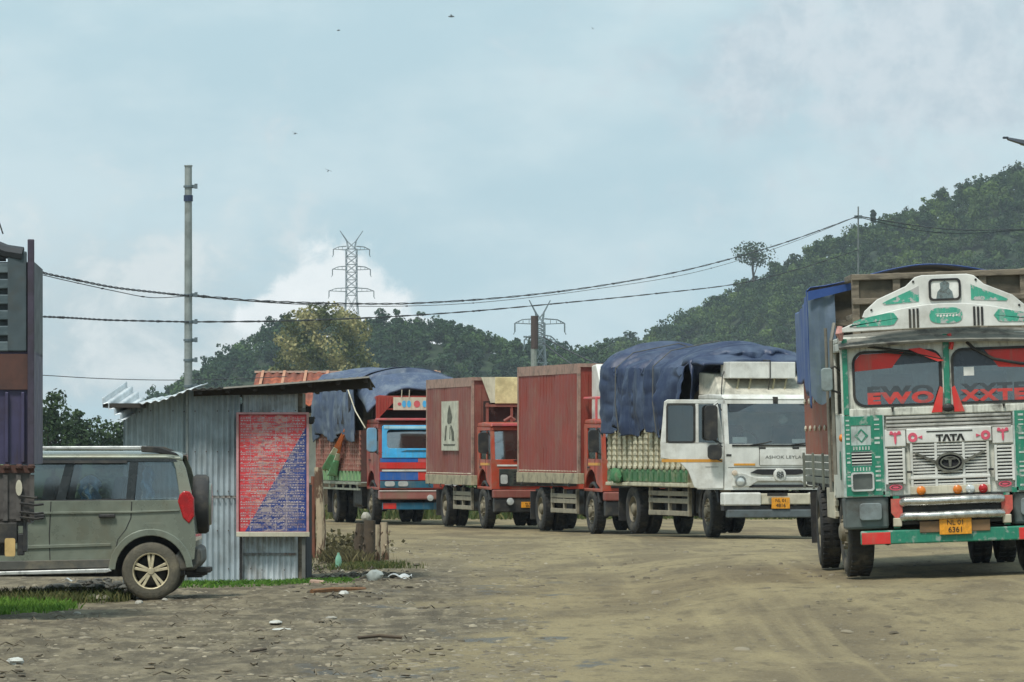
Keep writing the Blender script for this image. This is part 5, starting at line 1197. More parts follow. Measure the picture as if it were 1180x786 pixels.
    # wheels
    for (cx, st_) in ((wx, 0), (fx, 0)):
        for s in (-1, 1):
            wh = empty('wheel', (cx, s*(HW-.11), wz), (0, 0, 0), T); r = wr; h = .12
            MB().lathe([(r*.64, -h), (r*.72, -h*1.02), (r*.90, -h*1.0), (r*.98, -h*.8), (r, -h*.5), (r, h*.5), (r*.98, h*.8), (r*.90, h), (r*.72, h*1.02), (r*.64, h), (r*.64, -h)], (0, 0, 0), 'y', 44).build('tyre', RUBMUD, wh, smooth=True)
            rm = MB().lathe([(r*.645, s*h*.9), (r*.62, s*h*1.0), (r*.585, s*h*.9), (r*.57, s*-h*.2), (r*.57, s*-h*.6)], (0, 0, 0), 'y', 36).lathe([(r*.13, s*h*.4), (r*.12, s*h*.88), (.001, s*h*.9)], (0, 0, 0), 'y', 16)
            for k in range(5):
                for da in (-9, 9):
                    a0, a1 = R(72*k+90+da*1.6), R(72*k+90+da*.9); c0, s0, c1, s1 = math.cos(a0), math.sin(a0), math.cos(a1), math.sin(a1)
                    q0, q1 = r*.12, r*.60; wv = .015
                    pa = [(q0*c0-wv*s0, q0*s0+wv*c0), (q0*c0+wv*s0, q0*s0-wv*c0), (q1*c1+wv*1.2*s1, q1*s1-wv*1.2*c1), (q1*c1-wv*1.2*s1, q1*s1+wv*1.2*c1)]
                    rm.prism(pa, 'y', *sorted((s*h*.45, s*h*.82)))
            rm.build('rim', ALLOY, wh, smooth=True, bevel=.004)
            MB().lathe([(r*.5, s*-h*.3), (.001, s*-h*.3)], (0, 0, 0), 'y', 24).build('brake_disc', BLACK, wh)
            # inner arch liner
            MB().add([(cx+AR*1.0*math.cos(R(a)), yy, wz+AR*math.sin(R(a))) for yy in (s*(HW-.02), s*(HW-.35)) for a in np.linspace(0, 180, 13)], [(i, i+1, i+14, i+13) for i in range(12)]).build('arch_liner', BLACK, T)
    # front end (outside the picture)
    for s in (-1, 1): MB().box(FX-.01, FX+.12, s*.68-.13, s*.68+.13, .82, .96).build('headlight', CLEAR_L, T, bevel=.02)
    MB().box(FX-.02, FX+.1, -.45, .45, .70, .92).build('grille', BLACK, T, bevel=.02)
    for s in (-1, 1): MB().box(FX+1.55, FX+1.67, s*.95-.1, s*.95+.1, 1.2, 1.36).build('wing_mirror', P_suv, T, bevel=.03)
suv()

# ================================================================== dark truck whose tail end shows at the left edge (side towards the camera)
def side_truck():
    s_ = 109.; X0 = (40-590)/s_; gz0 = -.09
    T = empty('cargo_truck', (X0, 55.0, gz0), (0, 0, R(3)), label='dark truck body with purple and grey steel panels cut off by the left edge', cat='truck', group='trucks on the dirt yard')
    z = lambda q: EYE+(512-q)/s_-gz0
    Lb = 6.0
    MB().box(-Lb, 0, .02, 2.38, z(535), z(405)).build('lower_wall', P_purple, T)
    MB().box(-Lb, 0, .05, 2.38, z(408), z(302)).build('upper_wall', P_darkgrey, T)
    a = MB()
    for i in range(6): a.box(-Lb, -.10, -.02, .05, z(302+18*i)-.12, z(302+18*i)-.015)
    a.build('grey_boards', mat('dark_slate_boards', srgb(70, 84, 88), .6, .1, dirt=srgb(104, 116, 118), dscale=2.5, damt=.8, stretch=(1, 1, 3)), T, bevel=.012)
    MB().box(-Lb, -.07, -.015, .05, z(449), z(408)).build('brown_band', mat('dark_brown_band', srgb(82, 54, 46), .7, dirt=srgb(50, 40, 38), damt=.6), T)
    r = MB()
    for i in range(34): x = -.12-i*.17; r.box(x-.018, x+.018, -.035, .03, z(533), z(452))
    r.build('steel_ribs', P_purple, T, bevel=.008)
    ps = MB().box(-.07, .0, -.045, .03, z(540), z(276)); ps.build('corner_post', mat('purple_edge_post', srgb(62, 55, 68), .5, dirt=srgb(48, 42, 44), dscale=5, damt=.7), T, bevel=.01)
    tp = MB().box(-.28, -.08, -.03, .05, z(405), z(290)); tp.build('stiffener', mat('dark_slate_post', srgb(66, 78, 82), .6, dirt=GRIME, damt=.5), T, bevel=.012)
    tr = MB().tube([(-.12, .0, z(293)), (-.3, .02, z(290)), (-.7, .05, z(272)), (-2.5, .1, z(262))], .075, 8).tube([(-2.6, .05, z(300)), (-.3, .05, z(297))], .04, 6)
    tr.build('rolled_cover', mat('dark_slate_roll', srgb(52, 56, 60), .7), T, smooth=True)
    MB().tube([(-.33, 0, z(270)), (-.42, 0, z(240)), (-.5, .1, z(200))], .008, 5).build('aerial', BLACK, T)
    fr = MB()
    for x in (-.03, -.16, -.29): fr.ball((x, -.05, z(538)), (.045, .03, .03), 5, jit=.2)
    fr.box(-Lb, 0, -.03, .03, z(545), z(536)); fr.build('rusty_hinge_line', mat('rust_clumps', srgb(84, 56, 46), .9, dirt=srgb(52, 40, 36), dscale=9, damt=.8), T)
    lo = MB().box(-Lb, -.04, .0, .06, z(602), z(545))
    for i in range(10): lo.box(-.05-i*.14, .0-i*.14, -.03, .0, z(600), z(547))
    lo.build('lower_skirt', mat('grimy_grey_skirt', srgb(84, 80, 76), .8, dirt=srgb(46, 42, 40), dscale=5, damt=.8), T)
    MB().prism(ell(-.16, z(562), .035, .085, 12), 'y', -.05, -.03).build('pale_marker', P_cream, T)
    hk = MB()
    for q in (572, 580, 590, 596): hk.tube([(-.15, -.06, z(q)), (.02, -.07, z(q+2)), (.10 if q > 575 else .03, -.06, z(q+1))], .014, 5)
    hk.build('chain_hooks', BLACK, T, smooth=True)
    MB().box(-.38, -.18, -.02, .3, z(626), z(602)).build('tail_bracket', BLACK, T, bevel=.01)
    MB().box(-.12, -.08, -.02, .3, z(636), z(590)).box(-.18, -.11, .0, .25, z(640), z(615)).build('tail_bracket', BLACK, T, bevel=.01)
    MB().prism(rr(-.31, -.20, z(641), z(620), .02, 3), 'y', -.03, .03).build('tail_light', mat('creamy_lens', srgb(190, 160, 104), .3), T)
    MB().box(-Lb, -.1, .0, 2.38, z(606), z(598)).build('deck', BLACK, T)
    # underside, wheels and cab, outside the picture
    MB().box(-Lb-1.9, -.3, .75, .87, .75, .98).box(-Lb-1.9, -.3, 1.55, 1.67, .75, .98).build('chassis', BLACK, T)
    for x in (-1.9, -Lb-.9):
        for y in (.25, 2.15): 
            wh = empty('wheel', (x, y, .5), (0, 0, R(90)), T)
            MB().lathe([(.28, -.12), (.42, -.14), (.49, -.1), (.5, 0), (.49, .1), (.42, .14), (.28, .12)], (0, 0, 0), 'x', 30).build('tyre', RUBBER, wh, smooth=True)
            MB().lathe([(.28, .1), (.2, .05), (.1, .12), (.001, .12)], (0, 0, 0), 'x', 20).lathe([(.28, -.1), (.2, -.05), (.1, -.12), (.001, -.12)], (0, 0, 0), 'x', 20).build('rim', RIM, wh, smooth=True)
    MB().prism([(-Lb-.15, .9), (-Lb-.15, 2.7), (-Lb-1.5, 2.7), (-Lb-1.75, 1.8), (-Lb-1.85, .9)], 'y', .1, 2.3).build('cab_shell', P_brown, T, bevel=.04)
    MB().box(-Lb-1.4, -Lb-.5, .085, .12, 1.8, 2.5).build('side_window', GLASSD, T)
side_truck()

# ================================================================== tin shed
SD = 71.0; SS = F/SD
def sx_(p): return (p-590)/SS
def sz_(q): return EYE+(512-q)/SS
def corr_wall(name, T, p0, p1, zb, zt0, zt1, m, pitch=.076, amp=.016):
    p0, p1 = Vector(p0), Vector(p1); d = p1-p0; Lw = d.length; n = Vector((-d.y, d.x))/Lw; k = max(8, int(Lw/pitch*8))
    def fn(u_, v):
        q = p0+d*u_; a = amp*math.cos(2*PI*u_*Lw/pitch) + .012*float(vnoise(u_*Lw*1.3+p0.x, v*2, 1, 3))
        return (q.x+n.x*a, q.y+n.y*a, zb+(zt0+(zt1-zt0)*u_-zb)*v)
    return MB().grid(fn, k, 6).build(name, m, T, smooth=True)
def shed():
    zb = G(-4, SD)-.03
    T = empty('tin_shed', (0, 0, 0), label='small shed of grey corrugated tin sheets with a buckled roof, behind the car', cat='shed')
    xl, xm, xr = sx_(143), sx_(216), sx_(355); yb = SD+2.6
    corr_wall('front_wall', T, (xl, SD), (xm, SD-.02), zb, sz_(470), sz_(452), mat('paler_tin_sheet', srgb(162, 174, 176), .55, .1, dirt=srgb(126, 132, 128), dscale=1.2, damt=.6, streak=.4))
    corr_wall('front_wall', T, (xm-.01, SD-.045), (sx_(277), SD-.045), zb+.01, sz_(450), sz_(450), GALV)
    corr_wall('front_wall', T, (sx_(279), SD-.02), (sx_(343), SD-.02), zb+.03, sz_(450), sz_(447), mat('white_tinged_tin', srgb(192, 200, 202), .5, .1, dirt=srgb(134, 128, 116), dscale=2.2, damt=.7, streak=.4))
    corr_wall('side_wall', T, (xl, SD+2.4), (xl, SD), zb, sz_(470), sz_(470), GALV)
    corr_wall('side_wall', T, (sx_(343), SD), (sx_(343), SD+2.4), zb, sz_(452), sz_(452), GALV)
    corr_wall('rear_wall', T, (xl, SD+2.4), (sx_(343), SD+2.4), zb, sz_(470), sz_(460), GALV)
    def post(x, y, w_=.05, z1=None, m=WOOD): MB().box(x-w_/2, x+w_/2, y-w_/2, y+w_/2, zb-.1, z1 or sz_(452)).build('post', m, T, bevel=.005)
    post(xm, SD-.09, .035, sz_(452), STEELP); post(sx_(346), SD+.05, .06); post(sx_(278), SD-.10, .04, sz_(476), BLACK); post(sx_(350.5), SD-.16, .05, sz_(470), mat('grey_post', srgb(104, 104, 98), .8, dirt=GRIME, damt=.6)); 
    # roof: dips at the left, rises to the right and reaches past the wall as a canopy
    prof = [(sx_(163), sz_(466)), (sx_(190), sz_(462)), (sx_(224), sz_(448.5)), (sx_(260), sz_(447)), (sx_(330), sz_(442)), (sx_(427), sz_(434.5))]
    def rz(x):
        for (a, za), (b_, zb_) in zip(prof, prof[1:]):
            if x <= b_: return za+(zb_-za)*(x-a)/(b_-a)
        return prof[-1][1]
    def rfn(x0, x1, y0, dzy, pitch=.11):
        return lambda a, v: (x0+(x1-x0)*a, y0+3.1*v, rz(x0+(x1-x0)*a)-dzy*v+.012*math.cos(2*PI*(x0+(x1-x0)*a)/pitch))
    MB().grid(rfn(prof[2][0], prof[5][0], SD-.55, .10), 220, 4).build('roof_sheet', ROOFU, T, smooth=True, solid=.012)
    MB().grid(rfn(prof[0][0], prof[2][0]+.03, SD-.45, -.10), 80, 4).build('roof_sheet', GALVB, T, smooth=True, solid=.01)
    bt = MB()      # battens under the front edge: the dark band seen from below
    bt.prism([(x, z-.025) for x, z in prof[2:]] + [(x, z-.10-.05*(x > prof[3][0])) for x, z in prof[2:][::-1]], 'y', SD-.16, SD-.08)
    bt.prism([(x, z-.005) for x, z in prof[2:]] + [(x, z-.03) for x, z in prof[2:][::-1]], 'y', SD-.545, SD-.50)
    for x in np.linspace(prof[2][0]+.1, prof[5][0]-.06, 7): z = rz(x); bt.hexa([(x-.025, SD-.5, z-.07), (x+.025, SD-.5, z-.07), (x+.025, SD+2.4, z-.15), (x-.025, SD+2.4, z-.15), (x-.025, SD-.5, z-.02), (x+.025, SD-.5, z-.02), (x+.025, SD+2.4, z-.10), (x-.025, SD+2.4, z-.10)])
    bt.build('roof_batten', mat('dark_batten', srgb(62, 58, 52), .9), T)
    MB().prism([(x, z+.004) for x, z in prof[3:]] + [(x, z-.018) for x, z in prof[3:][::-1]], 'y', SD-.575, SD-.552).build('roof_edge_trim', mat('pale_edge_trim', srgb(150, 146, 136), .6), T)
    nl = MB(); rg = random.Random(2)
    for q in (474, 520, 566, 612, 656):
        x = xl+.06
        while x < sx_(342):
            if not (sx_(272) < x < sx_(358) and q in (520, 566, 612)) : nl.lathe([(.009, 0), (.009, -.006), (.001, -.008)], (x, SD-.066 if x > xm else SD-.022, sz_(q)+rg.uniform(-.01, .01)), 'y', 6)
            x += .152*rg.choice((1, 1, 2))
    nl.build('nails', mat('rusty_nails', srgb(84, 66, 54), .8), T)
    for (a_, b_, q, yy) in ((143, 216, 568, SD-.024), (217, 276, 574, SD-.070), (280, 342, 640, SD-.044)):
        corr_wall('sheet_lap', T, (sx_(a_), yy), (sx_(b_), yy), sz_(q), sz_(q)+.035, sz_(q)+.035, mat('rusty_lap', srgb(130, 132, 128), .6, .1, dirt=srgb(112, 80, 60), dscale=5, damt=.8))
    # buckled sheet curling up at the left end
    def cf(a, v):
        # a runs along the corrugations, v across them
        A = Vector((sx_(119), 0, sz_(461))); B = Vector((sx_(141), 0, sz_(441))); C = Vector((sx_(168), 0, sz_(466)))
        p = A+(B-A)*a+(C-B)*v; w_ = .02*math.cos(v*2*PI*4)
        q = Vector((p.x-.10*(1-v)*(1-a)*.0+w_*.7, SD-.42+.95*a*(1-.0*v), p.z+w_*1.1-.0))
        return q
    MB().grid(cf, 10, 60).build('buckled_roof_sheet', GALVB, T, smooth=True, solid=.008)
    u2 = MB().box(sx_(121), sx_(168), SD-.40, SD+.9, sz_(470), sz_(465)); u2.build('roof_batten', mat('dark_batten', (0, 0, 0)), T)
    # items under the canopy
    MB().box(sx_(345), sx_(352), SD+.3, SD+2.3, zb, sz_(560)).build('counter_board', DARKIN, T)
    return zb
zshed = shed()

def banner():
    T = empty('notice_banner', (0, 0, 0), label='tall red and blue printed banner split along its diagonal, hung on the tin shed', cat='banner')
    y = SD-.20; x0, x1, z0, z1 = sx_(275), sx_(355), sz_(614), sz_(477)
    W_, H_ = x1-x0, z1-z0
    m = bpy.data.materials.new('printed_vinyl'); m.use_nodes = True; t = m.node_tree; b = t.nodes['Principled BSDF']
    tcn = N(t, 'ShaderNodeTexCoord'); sp = N(t, 'ShaderNodeSeparateXYZ'); L(t, tcn.outputs['Object'], sp.inputs[0])
    ux = math_n(t, 'DIVIDE', math_n(t, 'SUBTRACT', sp.outputs[0], x0), W_); uz = math_n(t, 'DIVIDE', math_n(t, 'SUBTRACT', sp.outputs[2], z0), H_)
    n1 = noise(t, tcn.outputs['Object'], 3, 4)
    f = math_n(t, 'GREATER_THAN', math_n(t, 'SUBTRACT', uz, ux), -.09)
    c = mixc(t, f, srgb(38, 62, 128), srgb(202, 62, 68))
    # worn scuffs across the middle
    sc_ = math_n(t, 'MULTIPLY', maprange(t, noise(t, vscale(t, tcn.outputs['Object'], (3, 1, 6)), 2.2, 6, .7, 1.0), .42, .62), maprange(t, math_n(t, 'ABSOLUTE', math_n(t, 'SUBTRACT', ux, .5)), .5, .1))
    c = mixc(t, math_n(t, 'MULTIPLY', sc_, .75), c, srgb(196, 176, 158))
    c = mixc(t, math_n(t, 'MULTIPLY', maprange(t, n1, .5, .8), .3), c, DUST)
    L(t, c, b.inputs['Base Color']); b.inputs['Roughness'].default_value = .42
    bn = N(t, 'ShaderNodeBump'); bn.inputs['Strength'].default_value = .5; bn.inputs['Distance'].default_value = .03; L(t, noise(t, vscale(t, tcn.outputs['Object'], (1, 1, 2)), 5, 3), bn.inputs['Height']); L(t, bn.outputs[0], b.inputs['Normal'])
    def sag(x, z): return y+.018*float(vnoise(x*4, z*3, 1, 8))
    MB().grid(lambda a, v: (x0+W_*a, sag(x0+W_*a, z0+H_*v), z0+H_*v), 30, 50).build('vinyl_sheet', m, T, smooth=True, solid=.004)
    fr = MB().ring([(x0-.02, z0-.01), (x1+.02, z0-.01), (x1+.02, z1+.02), (x0-.02, z1+.02)], [(x0+.012, z0+.02), (x1-.012, z0+.02), (x1-.012, z1-.008), (x0+.012, z1-.008)], 'y', y-.035, y-.015)
    fr.build('banner_edge', mat('faded_pink_edge', srgb(190, 140, 140), .6, dirt=DUST, damt=.5), T)
    MB().box(x0-.02, x1+.03, y-.045, y-.01, z0-.05, z0+.015).build('bottom_batten', P_cream, T, bevel=.005)
    MB().ball((x1+.05, y, z1-.09), (.05, .04, .05), 5, jit=.2).tube([(x1, y, z1-.12), (x1+.1, y, z1-.05)], .02, 5).build('tie_knot', BLACK, T)
    # lines of print too small to read: rows of short strokes ruled like a register
    rg = random.Random(3); ink = MB()
    nrow = 40
    for r in range(nrow):
        z = z1-.06-(H_-.10)*r/nrow; x = x0+.04
        while x < x1-.05:
            w_ = rg.uniform(.012, .035)
            if rg.random() < .80:
                yy = sag(x, z)-.007; h_ = rg.uniform(.008, .014)
                ink.add([(x, yy, z), (x+w_, yy, z), (x+w_, yy, z+h_), (x, yy, z+h_)], [(0, 1, 2, 3)])
            x += w_+rg.uniform(.008, .014)
        if r % 2 == 0:
            for i in range(12): 
                xa = x0+.03+(W_-.06)*i/12; xb = x0+.03+(W_-.06)*(i+.93)/12; yy = min(sag(xa, z), sag(xb, z))-.006
                ink.add([(xa, yy, z-.012), (xb, yy, z-.012), (xb, yy, z-.007), (xa, yy, z-.007)], [(0, 1, 2, 3)])
    for fx_ in (.18, .36, .54, .70, .86):
        x = x0+W_*fx_
        for i in range(20): 
            if rg.random() < .75: z = z0+.03+(H_-.06)*i/20; yy = sag(x, z)-.008; ink.add([(x-.002, yy, z), (x+.003, yy, z), (x+.003, yy, z+H_/22), (x-.002, yy, z+H_/22)], [(0, 1, 2, 3)])
    ink.build('print_lines', mat('faded_white_print', srgb(190, 176, 176), .6, dirt=srgb(120, 90, 110), dscale=4, damt=.8), T, fix=False)
banner()

# ------------------------------------------------------------------ poles, wires, towers
def pole1():
    d = 74.5; x = px(217, 0, d)[0]; zt = px(0, 192, d)[2]
    T = empty('steel_pole', (x, d, G(x, d)), label='tall galvanised steel pole with small clamps, rising behind the tin shed', cat='pole')
    zz = zt-T.location.z
    MB().tube([(0, 0, -.3), (0, 0, zz*.6), (0, 0, zz)], .062, 12, r2=.052).build('shaft', STEELP, T, smooth=True)
    MB().tube([(0, 0, zz), (0, 0, zz+.02)], .06, 12).build('cap', STEELP, T)
    MB().tube([(0, 0, px(0, 232, d)[2]-T.location.z), (0, 0, px(0, 225, d)[2]-T.location.z)], .066, 12).build('dark_band', mat('dark_blue_band', srgb(48, 60, 84), .6), T)
    for q in (215, 340, 371, 392, 415, 445):
        z = px(0, q, d)[2]-T.location.z
        MB().tube([(0, 0, z-.015), (0, 0, z+.015)], .07, 12).box(.05, .13, -.02, .02, z-.025, z+.025).tube([(.11, 0, z-.03), (.11, 0, z+.04)], .022, 8).build('clamp', LATT, T)
pole1()
def pole2():
    d = 160.; x = px(989, 0, d)[0]; T = empty('thin_pole', (x, d, G(x, d)), label='very thin pole carrying the cables, standing behind the painted truck', cat='pole')
    zz = px(0, 238, d)[2]-T.location.z
    MB().tube([(0, 0, -.3), (0, 0, zz)], .05, 8, r2=.022).build('shaft', mat('grey_thin_pole', srgb(110, 118, 118), .6), T, smooth=True)
    z = px(0, 250, d)[2]-T.location.z; MB().box(-.12, .12, -.04, .04, z-.05, z+.05).build('bracket', LATT, T)
pole2()
def cable(label, pts, r, strands=1, twist=.02, knots=0, seed=1):
    r *= .65; twist *= .7
    """pts: (px, py, distance); smooth interpolation gives the sag"""
    P3 = np.array([px(*p) for p in pts]); tt = np.linspace(0, 1, len(P3)); t_ = np.linspace(0, 1, 140)
    # Catmull-Rom
    out = []
    for t1 in t_:
        k = min(int(t1*(len(P3)-1)), len(P3)-2); f = t1*(len(P3)-1)-k
        p0, p1, p2, p3 = P3[max(k-1, 0)], P3[k], P3[k+1], P3[min(k+2, len(P3)-1)]
        out.append(.5*((2*p1)+(-p0+p2)*f+(2*p0-5*p1+4*p2-p3)*f*f+(-p0+3*p1-3*p2+p3)*f**3))
    mb = MB(); ln = 0
    for s in range(strands):
        q = []
        for i, p in enumerate(out):
            a = i*.9+2*PI*s/strands; q.append((p[0], p[1]+twist*math.cos(a), p[2]+twist*math.sin(a)))
        mb.tube(q, r, 5)
    rg = random.Random(seed)
    for i in range(knots):
        p = out[rg.randrange(3, 137)]; k = r*rg.uniform(1.2, 2.2)+twist*.35; mb.ball(tuple(p), (k*2.2, k, k), 4)
    tag(mb.build('overhead_cable', LINK, None, fix=False), label, 'cable', 'overhead cables')
cable('thick twisted cable in the long sag between the steel pole and the thin pole', [(217, 340, 74.4), (300, 347, 81), (400, 350, 90), (490, 349, 100), (600, 341, 112), (700, 328, 124), (800, 309, 137), (900, 281, 149), (989, 249, 160)], .014, 2, .018, 24, 1)
cable('thin strand hanging just beneath the thick twisted cable', [(217, 341, 74.4), (330, 350, 84), (450, 353, 95), (560, 348, 108), (680, 334, 121), (800, 314, 137), (900, 284, 149), (989, 249, 160)], .010, 1, 0, 6, 2)
cable('upper cable running from the left edge to the steel pole', [(-60, 300, 60), (20, 309, 63), (75, 320, 66), (130, 331, 69), (180, 337, 72), (217, 341, 74.4)], .012, 2, .014, 10, 3)
cable('slack strand looping under the upper cable left of the steel pole', [(-60, 303, 60), (20, 311, 63), (75, 323, 66), (130, 335, 69), (175, 343, 72), (217, 341, 74.4)], .009, 1, 0, 5, 4)
cable('lower cable running nearly level from the left edge to the steel pole', [(-60, 362, 60), (20, 364, 63), (75, 366, 66), (130, 369, 69), (217, 371, 74.4)], .012, 2, .010, 10, 5)
cable('lower cable climbing from the steel pole towards the hill', [(217, 371, 74.4), (320, 370, 83), (430, 366, 93), (540, 359, 105), (650, 349, 118), (750, 339, 130), (850, 327, 142), (920, 310, 150), (989, 288, 160)], .013, 2, .012, 18, 6)
cable('faint thin wire low between the purple truck body and the shed', [(-60, 428, 90), (40, 432, 92), (110, 436, 94), (185, 438, 96), (260, 437, 99), (330, 434, 102)], .012, 1, 0, 0, 7)
cable('pale strand leaving the thin pole for the right edge', [(989, 249, 160), (1030, 256, 162), (1070, 262, 165), (1110, 265, 168), (1150, 265, 171), (1230, 262, 176)], .028, 1, 0, 0, 8)
cable('second strand, slightly lower, leaving the thin pole for the right edge', [(989, 250, 160), (1030, 260, 162), (1070, 267, 165), (1110, 269, 168), (1150, 267, 171), (1230, 262, 176)], .022, 1, 0, 0, 9)

def tower(label, pxx, ytop, d, base_z, armspx, seed, halfw=1.6, foot=4.2):
    sc_ = d/F; x = (pxx-590)*sc_; T = empty('transmission_tower', (x, d, base_z), (0, 0, R(8)), label=label, cat='pylon', group='transmission towers')
    zt = EYE+(512-ytop)*sc_-base_z; m = MB(); r = .11
    arms = [(EYE+(512-y)*sc_-base_z, hw*sc_) for y, hw in armspx]
    ztop = arms[0][0]; zw = arms[-1][0]-1.5
    def hw_(z): return halfw if z >= zw else foot+(halfw-foot)*(z/zw)
    lv = list(np.linspace(0, zw, 8)) + list(np.linspace(zw, ztop, 7))[1:]
    for sx, sy in ((-1, -1), (1, -1), (1, 1), (-1, 1)):
        m.tube([(sx*hw_(z), sy*hw_(z), z) for z in lv], r*1.3, 5)
    for a, b_ in zip(lv, lv[1:]):
        for s in (-1, 1):
            m.tube([(-hw_(a), s*hw_(a), a), (hw_(b_), s*hw_(b_), b_)], r*.7, 4).tube([(hw_(a), s*hw_(a), a), (-hw_(b_), s*hw_(b_), b_)], r*.7, 4)
            m.tube([(s*hw_(a), -hw_(a), a), (s*hw_(b_), hw_(b_), b_)], r*.7, 4).tube([(-hw_(b_), s*hw_(b_), b_), (hw_(b_), s*hw_(b_), b_)], r*.7, 4)
    m.build('lattice_mast', LATT, T, fix=False)
    for z, w_ in arms:
        for s in (-1, 1):
            a = MB()
            for q in (-halfw, halfw):
                a.tube([(s*halfw, q, z+.9), (s*w_*.7, q*.4, z+.7), (s*w_, 0, z-.1)], r, 4).tube([(s*halfw, q, z-.3), (s*w_, 0, z-.1)], r*.8, 4)
            for f_ in (.3, .6, .8): xx = s*(halfw+(w_-halfw)*f_); a.tube([(xx, 0, z-.2), (xx, 0, z+.8*(1-f_*.6))], r*.6, 4)
            ar = a.build('cross_arm', LATT, T, fix=False)
            MB().tube([(s*w_, 0, z-.1), (s*w_, 0, z-2.0)], .16, 6).tube([(s*w_, 0, z-2.0), (s*(w_+.3), 0, z-2.6)], .1, 5).build('insulator', LATT, ar, fix=False)
    h = MB()
    for s in (-1, 1):
        for q in (-halfw, halfw): h.tube([(s*halfw*.6, q, ztop), (s*halfw*.9, q*.7, ztop+(zt-ztop)*.45), (s*(halfw*1.2+11*sc_*.55), 0, zt)], r, 4).tube([(-s*halfw*.8, q, ztop), (s*halfw*.9, q*.5, ztop+(zt-ztop)*.45)], r*.7, 4)
    h.build('peak_horns', LATT, T, fix=False)
    return T
tower('tall grey lattice pylon with three cross-arms standing before the white cloud', 405, 266, 1700, float(gz(0, 1700)), [(287, 21), (310, 22), (335, 26)], 1, 1.7, 5.5)
tower('pale lattice pylon behind the brown post above the container trucks', 622, 346, 1150, float(gz(0, 1150)), [(372, 29), (391, 18)], 2, 1.0, 2.6)
def brown_post():
    d = 420.; x = px(616, 0, d)[0]; zb = G(x, d); T = empty('brown_post', (x, d, zb), label='brown and grey utility post with one short arm in front of the pale pylon', cat='pole')
    z = lambda q: px(0, q, d)[2]-zb
    MB().tube([(0, 0, -.5), (-.05, 0, z(402))], .26, 8).build('lower_shaft', mat('pale_concrete_post', srgb(130, 134, 128), .8), T); MB().tube([(0, 0, z(402)), (0, 0, z(364))], .30, 8).build('upper_shaft', mat('brown_post_top', srgb(74, 60, 56), .8), T)
    MB().tube([(-.9, 0, z(388)), (.5, 0, z(389))], .07, 6).build('arm', LATT, T)
brown_post()
for lab, pts in (('pale stay wire sloping down to the right from the brown post', [(626, 395, 420), (645, 410, 415), (665, 424, 410), (690, 440, 405)]), ('second pale wire sloping right, above the first stay', [(626, 388, 420), (655, 404, 415), (685, 418, 410), (710, 428, 405)])):
    cable(lab, pts, .09, 1, 0, 0, 1)
def street_lamp():
    d = 80.; x = px(1232, 0, d)[0]; zb = G(x, d); T = empty('street_lamp', (x, d, zb), label='dark street lamp head on an arm reaching in from the right edge', cat='street lamp'); z = lambda q: px(0, q, d)[2]-zb; X_ = lambda p: px(p, 0, d)[0]-x
    MB().tube([(0, 0, -.3), (0, 0, z(215))], .08, 10, r2=.06).build('pole', STEELP, T, smooth=True)
    MB().tube([(0, 0, z(215)), (X_(1225), 0, z(185)), (X_(1200), 0, z(171)), (X_(1176), 0, z(165))], .03, 8).build('arm', STEELP, T, smooth=True)
    MB().hexa([(X_(1161), -.12, z(161)), (X_(1181), -.14, z(167.5)), (X_(1181), .14, z(167.5)), (X_(1161), .12, z(161)), (X_(1161), -.09, z(158.5)), (X_(1181), -.11, z(162)), (X_(1181), .11, z(162)), (X_(1161), .09, z(158.5))]).box(X_(1155.5), X_(1162), -.04, .04, z(160), z(157.5)).build('lamp_head', mat('dark_lamp_housing', srgb(44, 54, 64), .5), T, bevel=.01)
street_lamp()

